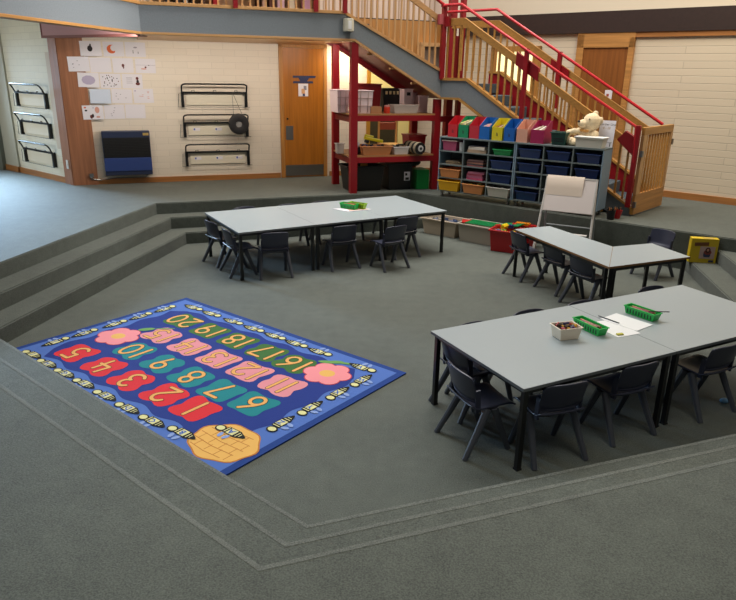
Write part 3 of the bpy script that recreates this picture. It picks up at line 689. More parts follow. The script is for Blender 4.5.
o = MB(Matrix.Translation((0, 0, .03)) @ Matrix.Rotation(radians(12), 4, 'Y')); o.box(-.15, .15, -.05, .05, 0, .05); o.box(-.15, -.02, -.04, .04, .05, .08); o.box(-.13, -.08, -.05, .05, -.05, .0, 1)
o = o.build('toy_drill', [mat('toy_yellow', '#e6d81a', rough=.35), BLACKM], loc=on1(.37, .22, ZL + .17), rz=F1.a, bevel=.01); tag(o, 'bright yellow plastic toy on the heap in the tan tray', 'toy')
sh = thing('soft_toy', 'grey and black bundled soft toy behind the front post on the lower red shelf', 'toy', on1(.11, .2, ZL), F1.a)
m = MB(); m.sphere((0, 0, .08), (.06, .06, .08)); m.sphere((-.02, -.02, .15), (.045, .045, .05), m=1); m.build('body', [mat('dark_cloth', '#2c2930', rough=.9), mat('light_cloth', '#b8b4b4', rough=.9)], sh, smooth=True)
rm = thing('rolled_mat', 'rolled black and cream striped mat on the lower red shelf', 'mat', on1(1.03, .12, ZL + .1), F1.a + radians(10))
m = MB(); m.tube([(0, -.2, 0), (0, .17, 0)], .093, 18, 0)
for q in range(3): m.tube([(0, -.18 + q * .12, 0), (0, -.12 + q * .12, 0)], .096, 18, 1)
m.build('roll', [mat('mat_black', '#191715', rough=.9), mat('mat_cream', '#a8987c', rough=.9)], rm, smooth=True)
m = MB(); m.tube([(0, -.206, 0), (0, -.199, 0)], .05, 14, 0); m.tube([(0, -.21, 0), (0, -.205, 0)], .022, 12, 1); m.build('core', [mat('core_white', '#cfcac4'), BLACKM], rm)
crate('red_tub', 'round-lipped red tub at the right end of the lower red shelf', .30, .30, .26, mat('red_tub_plastic', '#a0141c', rough=.4), on1(1.19, .49, ZL), F1.a, cat='tub', lid=mat('red_lid', '#b0202a', rough=.4))
# under the lower deck, on the floor
crate('black_tub', 'large ribbed black tub on the floor under the lower red shelf', .62, .42, .40, mat('black_tub_plastic', '#131412', rough=.5), on1(.24, .37, H), F1.a, cat='tub', tap=.85, rim=.025, fill=toys(['#b8914a', '#8a7a4c', '#2c2c2c'], 12, .05, 4))
bt = crate('black_tub', 'black lidded tub with a white label on the floor under the lower red shelf', .42, .42, .42, BLP, on1(.83, .36, H), F1.a, cat='tub', tap=.9, lid=BLP)
m = MB(); m.box(.06, .16, -.225, -.212, .15, .29); m.box(.08, .14, -.228, -.225, .16, .20, 1); m.box(.075, .11, -.228, -.225, .23, .27, 1); m.build('label', [PAPER, BLACKM], bt)
o = MB(); o.box(-.11, .11, -.15, .15, 0, .32); o = o.build('green_box', mat('green_plastic_box', '#0f8a3a', rough=.45), loc=on1(1.21, .25, H), rz=F1.a, bevel=.01); tag(o, 'bright green box on the floor by the right red post', 'box')
o = MB(); o.box(-.03, .03, -.12, .12, 0, .16); o = o.build('blue_box', mat('blue_plastic_box', '#1a3c9c', rough=.45), loc=on1(1.50, .06, H), rz=F1.a, bevel=.005); tag(o, 'narrow blue box wedged between red post and grey storage unit', 'box')
bg = thing('black_bag', 'crumpled black bag on top of the tubs under the lower shelf', 'bag', on1(1.07, .30, H + .37), F1.a)
m = MB(); m.sphere((0, 0, .04), (.16, .12, .06)); m.sphere((.08, -.05, .06), (.07, .06, .05)); m.build('body', BLACKM, bg, smooth=True)
cb_ = thing('next_room_dark_block', 'dark low cupboard added for the dim lower part of the next room', 'block', FW.p(2.1, 2.0, H), FW.a)  # added dark mass standing for the dimness low in the next room
m = MB(); m.box(-.9, .9, 0, .4, 0, 1.0); m.build('body', mat('dark_block_body', '#2c2a20', rough=.6), cb_)
for x in (-.45, .45):
    m = MB(); m.box(x - .42, x + .42, -.02, .0, .05, .95); m.build('door', mat('dark_block_front', '#3a3426', rough=.5), cb_)
# red child's chair seen in the next room
rc = thing('red_chair', 'red-backed wooden chair seen through the opening behind the shelves', 'chair', FW.p(2.4, .9, H), FW.a)
m = MB(); m.box(-.2, .2, -.2, .2, .42, .46); m.build('seat', OAKL, rc)
m = MB(); m.box(-.2, .2, .17, .2, .72, .86); m.build('backrest', mat('faded_red_paint', '#8c3a34', rough=.5), rc, bevel=.01)
for sx in (-1, 1):
    for sy, hh in ((-1, .42), (1, .86)):
        m = MB(); m.box(sx * .19 - .018, sx * .19 + .018, sy * .18 - .018, sy * .18 + .018, 0, hh if sy < 0 else .9); m.build('leg', OAKL, rc)

# ------------------------------------------------------------------ grey storage units
UH0, UH1 = .565, 1.385
COLW_ = .408
def unit(s, label):
    t = thing('storage_unit', label, 'storage unit', CB.p(s, 0, H), CB.a, 'grey pigeonhole storage units')
    D = .34; z0 = UH0 - H; z1 = UH1 - H; W_ = 1.25
    m = MB(); m.box(0, W_, 0, D, z1 - .022, z1); m.build('top', UNIT, t, bevel=.002)
    m = MB(); m.box(.012, W_ - .012, D - .012, D, z0, z1 - .022); m.build('back', mat('unit_back', '#4c5556', rough=.6), t)
    m = MB(); m.box(0, .016, 0, D - .012, z0, z1 - .022); m.build('side', UNITS, t)
    m = MB(); m.box(W_ - .016, W_, 0, D - .012, z0, z1 - .022); m.build('side', UNITS, t)
    for k in (1, 2):
        x = k * W_ / 3; m = MB(); m.box(x - .009, x + .009, .002, D - .012, z0, z1 - .022); m.build('divider', UNIT, t)
    for k in range(4):
        z = z0 + k * (z1 - z0 - .022) / 4; m = MB()
        m.box(.016, W_ - .016, .001, D - .012, z, z + .016); m.build('shelf', UNIT, t)
    for x in (.06, W_ - .06):
        for y in (.05, D - .06):
            m = MB(); m.tube([(x - .012, y, .028), (x + .012, y, .028)], .027, 12); m.box(x - .018, x + .018, y - .02, y + .02, .05, z0 - .001); m.build('castor', STEEL, t)
    return t
unit(0.0, 'grey open storage unit with mixed coloured trays, nearer the red shelving')
unit(1.26, 'grey open storage unit with navy trays, nearer the stair gate')
RH = (UH1 - UH0 - .022) / 4
def slot(u, c, r):      # centre of column c (0-2), base of row r (0 = top)
    s = u * 1.26 + (c + .5) * 1.25 / 3; z = UH0 + (3 - r) * RH + .0165; return s, z
rown = ['top', 'second', 'third', 'bottom']; coln = ['left', 'middle', 'right']
def tray(u, c, r, mt, name, colour, w=.30, h=.125, fill=None, pull=.0, extra=''):
    s, z = slot(u, c, r)
    return crate(name, '%s tray%s in the %s row, %s column, %s storage unit' % (colour, extra, rown[r], coln[c], ['left', 'right'][u]), w, .29, h, mt, CB.p(s, .155 - pull, z), CB.a,
                 'plastic trays in the grey storage units', cat='tray', tap=.88, fill=fill, rim=.012)
for c in range(3):
    for r in range(4):
        if c > 0 and r > 1: continue
        tray(1, c, r, NAVY, 'navy_tray', 'navy blue', .32)
tray(0, 2, 1, NAVY, 'navy_tray', 'navy blue', .33); tray(0, 2, 2, NAVY, 'navy_tray', 'navy blue', .33)
tray(0, 2, 3, mat('white_tray_plastic', '#c9c5bc', rough=.4), 'white_tray', 'white', .35, .14, toys(['#4a4038', '#2c2c2c'], 8, .02, 9), .04)
tray(0, 0, 2, mat('orange_tray_plastic', '#d08a52', rough=.4), 'orange_tray', 'orange', .34, .13, None, .03)
tray(0, 1, 3, mat('orange_tray_plastic', '#d08a52', rough=.4), 'orange_tray', 'orange', .34, .14, toys(['#d8c060', '#e0cf9c'], 6, .02, 5), .04, ' of papers')
tray(0, 0, 3, mat('yellow_tray_plastic', '#e0aa18', rough=.4), 'yellow_tray', 'yellow', .36, .15, None, .05)
tray(0, 2, 0, mat('green_tray_plastic', '#1f9a50', rough=.4), 'green_tray', 'green', .28, .085)
s, z = slot(0, 0, 0)
crate('pink_tub', 'deep pink plastic tub in the top left pigeonhole', .24, .2, .14, mat('pink_plastic', '#b04a6c', rough=.4), CB.p(s - .05, .13, z), CB.a, cat='tub', lid=mat('pale_lid', '#d9c4b8', rough=.5))
jc = thing('white_jug', 'white plastic jug beside the pink tub in the top left pigeonhole', 'jug', CB.p(s + .13, .1, z), CB.a)
m = MB(); m.lathe([(.038, 0), (.045, .13), (.04, .131), (.034, .01)], 16); m.build('body', WHITE, jc, smooth=True)
def stack(c, r, items, w=.28, d=.22, what='book', grp='', dx=0):
    s, z = slot(0, c, r)
    for i, (colr, h, lab, ww) in enumerate(items):
        o = MB(); o.box(-ww / 2, ww / 2, -d / 2, d / 2, 0, h); 
        o.box(-ww / 2 + .004, ww / 2 + .0005, -d / 2 - .0005, d / 2 - .004, h * .15, h * .85, 1)
        o = o.build(what, [mat('cover_' + colr, colr, rough=.7), mat('edge_' + colr, colr, rough=.9)], loc=CB.p(s + dx + random.uniform(-.01, .01), .14, z), rz=CB.a + random.uniform(-.08, .08))
        tag(o, lab, what, grp); z += h + .0008
stack(1, 0, [('#b59a80', .045, 'thick tan box at the bottom of the top middle pigeonhole', .30), ('#d9cfc0', .045, 'cream box on the tan one in the top middle pigeonhole', .28), ('#3a3a48', .012, 'thin dark folder on the cream box in the top middle pigeonhole', .26)], what='box', grp='boxes in the top middle pigeonhole')
stack(0, 1, [('#8a7458', .014, 'tan paper pad lowest of the loose pile in the left column', .26), ('#5c4c40', .012, 'dark brown paper pad second in the loose pile in the left column', .24), ('#a08a68', .012, 'pale brown pad third in the loose pile in the left column', .25), ('#6b5c4c', .012, 'brown pad topmost of the loose pile in the left column', .2)], what='paper_pad', grp='paper pads in the left column', dx=.03)
stack(1, 1, [('#8c4a48', .02, 'dull red magazine lowest in the second-row middle pigeonhole', .28), ('#3c3a44', .018, 'black magazine on the dull red one in the second-row middle pigeonhole', .27), ('#a0705c', .02, 'tan magazine third up in the second-row middle pigeonhole', .28), ('#5c3c40', .018, 'dark maroon magazine fourth up in the second-row middle pigeonhole', .27), ('#7c5c58', .018, 'mauve magazine topmost in the second-row middle pigeonhole', .26)], what='magazine', grp='magazines in the second-row middle pigeonhole')
stack(1, 2, [('#c04a6c', .03, 'deep pink folder lowest in the third-row middle pigeonhole', .28), ('#b0607c', .03, 'dusty pink folder second up in the third-row middle pigeonhole', .27), ('#a0485c', .03, 'dark rose folder third up in the third-row middle pigeonhole', .26), ('#b86c84', .03, 'pale rose folder topmost in the third-row middle pigeonhole', .26)], what='folder', grp='folders in the third-row middle pigeonhole')
s, z = slot(0, 2, 0)
# magazine file boxes on top
FZ = UH1 + .0005
boxes = [('red', '#c8202c', .125, 'first from the left, next to the green one', 'paper'), ('green', '#128a5a', .305, 'holding a patterned booklet', 'book'), ('red', '#c02838', .487, 'between the green and a blue one', 'paper'),
         ('blue', '#0f62b4', .655, 'between a red and the yellow one', 'pinkp'), ('yellow', '#dccb1e', .86, 'holding brown books', 'brown'), ('blue', '#0f5cb0', 1.05, 'between the yellow and the peach one', 'tan'),
         ('peach', '#e0a48c', 1.245, 'sixth from the red end next to magenta', 'tan'), ('magenta', '#a01c50', 1.46, 'holding white papers', 'white')]
for i, (cn_, hx, s, d_, inside) in enumerate(boxes):
    wbox = .172 if i < 7 else .20
    s += wbox / 2 - .01
    if cn_ == 'peach': d_ = 'between a blue and the magenta one'
    t = thing('magazine_file', '%s magazine file box, %s' % (cn_, d_), 'file box', CB.p(s, .165, FZ), CB.a + radians(0), 'magazine file boxes on the storage units')
    mt = mat('file_' + hx, hx, rough=.45); D = .27; w2 = wbox / 2 - .003
    m = MB()
    m.box(-w2, w2, -D / 2, D / 2, 0, .004)
    m.box(-w2, w2, -D / 2, -D / 2 + .004, .004, .185); m.box(-w2, w2, D / 2 - .004, D / 2, .004, .30)
    for sx in (-w2, w2 - .004):
        m.prism_yz([(-D / 2, .004), (D / 2, .004), (D / 2, .30), (D / 2 - .07, .30), (-D / 2, .185)], sx, sx + .004)
    m.build('box', mt, t)
    m = MB(); ins = {'paper': ('#8a6a58', .09), 'book': ('#c8c878', .24), 'pinkp': ('#d88a90', .2), 'brown': ('#8a4a2c', .20), 'tan': ('#8c7258', .12), 'white': ('#d9cfc6', .21)}[inside]
    for q in range(4):
        x = -w2 + .015 + q * (2 * w2 - .03) / 4
        m.prism_yz([(-D / 2 + .02, .006), (D / 2 - .02, .006), (D / 2 - .02, ins[1] + random.uniform(0, .02)), (-D / 2 + .02, ins[1] * .8 + random.uniform(0, .02))], x, x + .02, q % 2)
    m.build('papers', [mat('ins_' + ins[0], ins[0], rough=.8), mat('ins2_' + inside, '#a89880', rough=.8)], t)['kind'] = 'stuff'
    if i in (0, 1, 4, 5):
        m = MB(); m.box(-.012, -.004, -D / 2 - .001, -D / 2, .06, .11); m.box(.004, .012, -D / 2 - .001, -D / 2, .06, .10) ; m.build('mark', mat('dark_mark_' + cn_, '#2a2430', rough=.7), t)
gb = crate('green_basket', 'dark green slotted basket between the magenta file and the teddy', .21, .22, .17, mat('dark_green_plastic', '#17443a', rough=.45), CB.p(1.845, .15, FZ), CB.a, cat='basket', tap=.85)
for zz in (.05, .085):
    m = MB(); m.box(-.075, .075, -.112, -.1, zz, zz + .008); m.build('slot', BLACKM, gb)
# white lidded tub
wt = crate('white_tub', 'white lidded plastic tub in front of the teddy bear', .37, .18, .125, mat('white_tub_plastic', '#dcd6c6', rough=.4), CB.p(2.285, .10, FZ), CB.a, cat='tub', tap=.93, lid=mat('white_lid', '#eeece6', rough=.35))
# standing chart card with writing
ck = thing('chart_card', 'white card with number line writing standing at the right end of the storage unit', 'sign', CB.p(2.40, .29, FZ), CB.a)
m = MB(Matrix.Rotation(radians(-6), 4, 'X')); m.box(-.10, .11, -.003, .003, 0, .345); m.build('card', PAPER, ck)
def text(s_, size, mt, T, parent, name='lettering', bold=0.0):
    cu = bpy.data.curves.new('lettering', 'FONT'); cu.body = s_; cu.size = size; cu.align_x = 'CENTER'; cu.align_y = 'CENTER'; cu.offset = bold; cu.resolution_u = 2
    to = bpy.data.objects.new('lettering', cu); me = bpy.data.meshes.new_from_object(to)
    me.transform(T); me.materials.clear(); me.materials.append(mt)
    bpy.data.objects.remove(to); bpy.data.curves.remove(cu)
    if parent == 'raw': return me
    o = bpy.data.objects.new(name, me); COL.objects.link(o); o.parent = parent; return o
TX = Matrix.Rotation(radians(-6), 4, 'X')
text('Number Line', .042, INK, TX @ Matrix.Translation((0, -.0045, .295)) @ Matrix.Rotation(pi / 2, 4, 'X'), ck)
text('0 - 10', .042, mat('ink_gold', '#b08a3c', rough=.8), TX @ Matrix.Translation((.0, -.0045, .245)) @ Matrix.Rotation(pi / 2, 4, 'X'), ck)
m = MB(TX); m.box(-.06, .1, -.0045, -.003, .06, .063); m.box(-.055, -.045, -.0045, -.003, .01, .06); m.box(.07, .08, -.0045, -.003, .01, .06); m.build('printed_line', INK, ck)

# teddy bear
tb = thing('teddy_bear', 'cream teddy bear sitting on the storage unit with a gold ribbon', 'teddy bear', CB.p(2.14, .225, FZ), CB.a)
PL = mat('cream_plush', '#e2cca6', rough=.95, noise=.15, nscale=60, bump=.8, bscale=120)
m = MB()
def meta(name, balls, mt, parent, res=.012):
    mbd = bpy.data.metaballs.new(name); mbd.resolution = res; mbd.threshold = .6
    for (c, r) in balls:
        e = mbd.elements.new(); e.co = c
        if isinstance(r, tuple): e.type = 'ELLIPSOID'; e.radius = 1.0; e.size_x, e.size_y, e.size_z = r; e.radius = 1.0
        else: e.radius = r
    ob = bpy.data.objects.new(name, mbd); COL.objects.link(ob)
    bpy.context.view_layer.update()
    me = bpy.data.meshes.new_from_object(ob.evaluated_get(bpy.context.evaluated_depsgraph_get()))
    bpy.data.objects.remove(ob); bpy.data.metaballs.remove(mbd)
    me.materials.clear(); me.materials.append(mt)
    me.polygons.foreach_set('use_smooth', [True] * len(me.polygons))
    o = bpy.data.objects.new(name, me); COL.objects.link(o); o.parent = parent; return o
def vox(name, balls, mt, parent, vs_=.008):      # union of ellipsoids remeshed into one continuous surface
    m = MB()
    for c, r in balls: m.sphere(c, r, 16)
    o = m.build(name, mt, parent)
    md = o.modifiers.new('remesh', 'REMESH'); md.mode = 'VOXEL'; md.voxel_size = vs_; md.use_smooth_shade = True
    s2 = o.modifiers.new('smooth', 'SMOOTH'); s2.iterations = 6; s2.factor = .5
    return o
# sits facing left-front, leaning to the right; torso, head, limbs
vox('body', [((.04, .03, .12), (.115, .09, .125)), ((.0, .0, .08), (.1, .09, .08)),
             ((.07, .02, .315), (.125, .11, .118)), ((-.02, -.05, .295), (.07, .07, .055)),
             ((.10, .05, .43), (.04, .025, .035)), ((.19, .03, .34), (.03, .03, .05)),
             ((-.07, .0, .19), (.065, .055, .05)), ((-.14, -.02, .18), (.06, .05, .048)), ((-.2, -.03, .165), (.05, .048, .044)),
             ((.15, -.02, .16), (.05, .05, .055)),
             ((-.09, -.03, .06), (.08, .055, .055)), ((-.17, -.06, .055), (.06, .05, .055)), ((-.22, -.06, .075), (.05, .045, .07)),
             ((-.08, -.11, .045), (.055, .05, .045)), ((-.13, -.11, .06), (.045, .04, .058))], PL, tb)
m = MB(); m.sphere((-.06, -.105, .325), (.02, .014, .014)); m.build('nose', BLACKM, tb, smooth=True)
for c in ((-.01, -.082, .365), (.075, -.088, .36)):
    m = MB(); m.sphere(c, .009); m.build('eye', BLACK, tb, smooth=True)
m = MB(); m.sphere((-.01, -.085, .21), (.035, .012, .02)); m.sphere((.05, -.085, .205), (.035, .012, .02)); m.sphere((.02, -.09, .205), .014); m.tube([(-.05, -.06, .24), (-.06, -.05, .3), (-.03, -.03, .34)], .012, 6); m.build('ribbon', mat('gold_ribbon', '#b07c34', rough=.5), tb, smooth=True)

# pencil pots on the floor by the gate
def pot(loc, mt, label, h=.13, r=.06, tilt=0):
    t = thing('pencil_pot', label, 'pot', loc, 0, 'pots on the floor by the stair gate')
    m = MB(Matrix.Rotation(tilt, 4, 'Y')); m.lathe([(r * .75, 0), (r, h), (r * .92, h), (r * .68, .008)], 18); m.build('pot', mt, t, smooth=True)
    m = MB(); 
    for q in range(6):
        a = q * 1.05; m.tube([(r * .3 * cos(a), r * .3 * sin(a), .02), (r * .7 * cos(a), r * .7 * sin(a), h + .03)], .006, 5, q % 2)
    m.build('pencils', [mat('pencil_tan', '#c98a50'), BLACKM], t)
pot((3.22, 8.72, H), BLACKM, 'black pencil pot on the floor edge beside the storage unit'); pot((3.33, 8.80, H), RB, 'red pencil pot behind the black one by the stair gate', .12, .055, radians(8))

# ------------------------------------------------------------------ tubs against the drop wall
BE = mat('beige_plastic', '#bfae98', rough=.45); BE2 = mat('cloudy_plastic', '#b0a696', rough=.4)
DW = Frame(.62, 9.86, radians(-38.2))
t1 = crate('beige_tub', 'beige plastic tub with grey-blue things inside, by the end of the far table', .60, .36, .24, BE, DW.p(.47, .24, 0), DW.a, 'plastic tubs along the sunken wall', cat='tub', tap=.88, rim=.02, fill=toys(['#5c6070', '#3a4868', '#8a8070'], 20, .03, 11))
t2 = thing('cloudy_tub', 'cloudy plastic tub topped with red and green building plates', 'tub', DW.p(1.14, .20, 0), DW.a, 'plastic tubs along the sunken wall')
m = MB(); m.tub(.62, .38, .26, .9, .008, .02); m.build('body', BE2, t2, bevel=.004)
o = MB(); o.box(-.28, .14, -.15, .12, 0, .012)
for a in range(10):
    for b in range(5): o.lathe([(.012, .012), (.012, .018)], 8, 0, (-.25 + a * .041, -.12 + b * .05))
o = o.build('building_plate', mat('green_plate', '#0f7a40', rough=.4), loc=DW.p(1.20, .19, .265), rz=DW.a + .03); tag(o, 'flat green building plate lying on the cloudy tub', 'building plate')
o = MB(); o.box(-.12, .14, -.10, .10, 0, .012); o = o.build('building_plate', mat('red_plate', '#b8201c', rough=.4), loc=DW.p(.94, .17, .262), rz=DW.a + .5); tag(o, 'flat red building plate at the left end of the cloudy tub', 'building plate')
t3 = thing('red_tub', 'red plastic tub heaped with building bricks beside the grey table', 'tub', (1.87, 8.84, 0), radians(-28), 'red tubs of building bricks')
m = MB(); m.tub(.36, .32, .30, .86, .008, .02); m.build('body', mat('bright_red_tub', '#b8161c', rough=.38), t3, bevel=.006)
t4 = thing('red_tub', 'red plastic tub of bricks half hidden behind the grey table', 'tub', (2.17, 9.04, 0), radians(-38), 'red tubs of building bricks')
m = MB(); m.tub(.30, .30, .28, .86, .008, .02); m.build('body', mat('bright_red_tub', '#b8161c', rough=.38), t4, bevel=.006)
def brickobj(loc, rz, dims, hx, label, tilt=0, group='building bricks on the red tubs'):
    o = MB(Matrix.Rotation(tilt, 4, 'X')); w_, d_, h_ = dims; o.box(-w_ / 2, w_ / 2, -d_ / 2, d_ / 2, 0, h_)
    nx = max(1, int(w_ / .032)); ny = max(1, int(d_ / .032))
    for a in range(nx):
        for b in range(ny): o.lathe([(.01, h_), (.01, h_ + .007)], 8, 0, (-w_ / 2 + (a + .5) * w_ / nx, -d_ / 2 + (b + .5) * d_ / ny))
    o = o.build('building_brick', mat('brick_' + hx, hx, rough=.35), loc=loc, rz=rz); tag(o, label, 'building brick', group)
for tt in (t3, t4):
    m = MB(); rr = random.Random(5)
    for q in range(26):
        m.T = Matrix.Translation((rr.uniform(-.11, .11), rr.uniform(-.11, .11), .235 + rr.uniform(0, .03))) @ Matrix.Rotation(rr.uniform(0, 3), 4, 'Z') @ Matrix.Rotation(rr.uniform(-.5, .5), 4, 'X')
        m.cbox((0, 0, 0), (.06, .035, .025), q % 4)
    m.T = Matrix(); m.box(-.135, .135, -.13, .13, .15, .225, 0)
    o = m.build('contents', [mat('bk_red', '#c0201c', rough=.35), mat('bk_green', '#0f7a40', rough=.35), mat('bk_blue', '#17306c', rough=.35), mat('bk_yellow', '#e0b41c', rough=.35)], tt); o['kind'] = 'stuff'
brickobj((1.83, 8.81, .32), .9, (.13, .05, .045), '#e8c81c', 'long yellow brick tilted over the near red tub', radians(25))
brickobj((1.75, 8.80, .31), .2, (.07, .05, .05), '#c8281c', 'red brick at the left corner of the near red tub')
brickobj((1.93, 8.89, .30), -.3, (.10, .06, .04), '#17306c', 'dark blue brick at the back of the near red tub')
brickobj((2.15, 9.09, .30), -.5, (.20, .07, .03), '#e8941c', 'long orange brick crossing the far red tub')
brickobj((2.07, 9.07, .29), -.2, (.14, .07, .03), '#c8201c', 'flat red brick on the left of the far red tub')
brickobj((2.27, 8.97, .29), -.8, (.12, .07, .03), '#b81c18', 'red brick at the right corner of the far red tub')
o = MB(Matrix.Rotation(radians(-6), 4, 'Y')); o.prism([(-.18, -.1), (.14, -.12), (.18, .1), (-.1, .12)], 0, .012); o = o.build('building_plate', mat('green_plate', '#0f7a40', rough=.4), loc=(1.97, 9.06, .30), rz=-.5); tag(o, 'green building plate bridging the two red tubs', 'building plate')

# ------------------------------------------------------------------ easel
ez = thing('easel', 'white flip-chart whiteboard easel standing by the grey tables', 'easel', (2.60, 8.62, 0), radians(-27))
ALU = mat('white_tube', '#cfcac4', rough=.4); GT = mat('grey_tube', '#8c9092', rough=.4)
# geometry in local frame: x right, y away, board leans back
EH = .985
def le(x, f_):  # point on the front plane at height fraction
    return (x, -.16 + .28 * f_, EH * f_)
for sx in (-1, 1):
    m = MB(); m.tube([le(sx * .36, 0), le(sx * .315, 1)], .016, 8); m.build('leg', ALU, ez, smooth=True)
    m = MB(); m.tube([(sx * .33, .34, 0), (sx * .31, .13, EH - .02)], .014, 8); m.build('leg', GT, ez, smooth=True)
m = MB(); m.tube([(-.32, .28, .34), (.32, .28, .34)], .012, 8); m.build('crossbar', GT, ez)
m = MB(); m.tube([le(-.345, .27), le(.345, .27)], .012, 8); m.build('crossbar', ALU, ez)
a_ = atan2(.28, EH)
MBd = Matrix.Translation((0, -.16 + .28 * .82 - .02, EH * .82)) @ Matrix.Rotation(-a_, 4, 'X')
m = MB(MBd); m.box(-.325, .325, -.012, .006, -.235, .215); m.build('board', mat('whiteboard', '#ece0da', rough=.25), ez, bevel=.006)
m = MB(MBd); m.box(-.33, -.312, -.016, .01, -.235, .215); m.box(.312, .33, -.016, .01, -.235, .215); m.box(-.325, .325, -.016, .01, .205, .222); m.build('board_frame', ALU, ez)
m = MB(MBd)
pf = [(-.014, -.02), (-.022, .08), (-.03, .18), (-.018, .235), (.01, .24), (.02, .21), (.016, .21), (.01, .232), (-.014, .227), (-.026, .178), (-.018, .08), (-.010, -.02)]
m.prism_yz(pf[::-1], -.315, .16); m.build('flip_paper', mat('cream_paper', '#f0ddca', rough=.7), ez, smooth=True)
m = MB(); m.box(-.02, .3, -.13, -.06, .31, .322); m.build('pen_tray', ALU, ez)

# ------------------------------------------------------------------ tables
def tbl(x, y, a, L, W, label, group, legs=None, z=.5686, ply=False, name='classroom_table', poly=None, legpts=None):
    t = thing(name, label, 'table', (x, y, 0), a, group)
    pl = poly or [(0, 0), (L, 0), (L, W), (0, W)]
    m = MB(); m.prism(pl, z - .018, z, 0)
    o = m.build('tabletop', [LAMIN], t)
    cx = sum(p[0] for p in pl) / len(pl); cy = sum(p[1] for p in pl) / len(pl)
    n = len(pl); e = MB()
    for i in range(n):       # edge strip
        p, q = Vector(pl[i]), Vector(pl[(i + 1) % n]); e.bar((p.x, p.y, z - .0105), (q.x, q.y, z - .0105), .004, .019)
    e.build('edge_strip', PLY if ply else LAME, t)
    ins = [(cx + (p[0] - cx) * (1 - .04 / max(.2, hypot(p[0] - cx, p[1] - cy)) * 1.3), cy + (p[1] - cy) * (1 - .04 / max(.2, hypot(p[0] - cx, p[1] - cy)) * 1.3)) for p in pl]
    f = MB()
    for i in range(n):
        p, q = ins[i], ins[(i + 1) % n]; f.bar((p[0], p[1], z - .036), (q[0], q[1], z - .036), .02, .034)
    f.build('frame', BLACK, t)
    for (px_, py_) in ins:
        m = MB(); m.box(px_ - .017, px_ + .017, py_ - .017, py_ + .017, .008, z - .023); lg = m.build('leg', BLACK, t, bevel=.003)
        m = MB(); m.box(px_ - .019, px_ + .019, py_ - .019, py_ + .019, 0, .012); m.build('foot_cap', BLACKM, lg)
    return t
a1 = .4803; x1, y1 = .9086, 3.4414
tbl(x1, y1, a1, 1.285, .9985, 'grey rectangular table nearest the camera, its left half', 'near pair of grey tables')
tbl(x1 + 1.29 * cos(a1), y1 + 1.29 * sin(a1), a1, 1.30, .9985, 'grey rectangular table at the right edge, joined to the nearest one', 'near pair of grey tables')
a2 = .532; x2, y2 = -1.4553, 7.194
for k, nm in enumerate(('left one of the far row, nearest the carpeted steps', 'middle one of the far row of three', 'right one of the far row, holding nothing, by the beige tub')):
    L2 = .958; tbl(x2 + k * .961 * cos(a2), y2 + k * .961 * sin(a2), a2, L2, 1.257, 'grey rectangular table, ' + nm, 'far row of grey tables')
tbl(1.71, 7.62, 0, 0, 0, 'long grey wing table with a brown edge by the easel', 'grey wing tables on the right', ply=True, name='wing_table', poly=[(0, 0), (.58, -1.56), (.89, -.76), (.46, .20)])
tbl(2.295, 6.06, 0, 0, 0, 'short grey wing table with a brown edge by the yellow box', 'grey wing tables on the right', ply=True, name='wing_table', poly=[(0, 0), (.965, .43), (.795, .98), (.31, .80)])

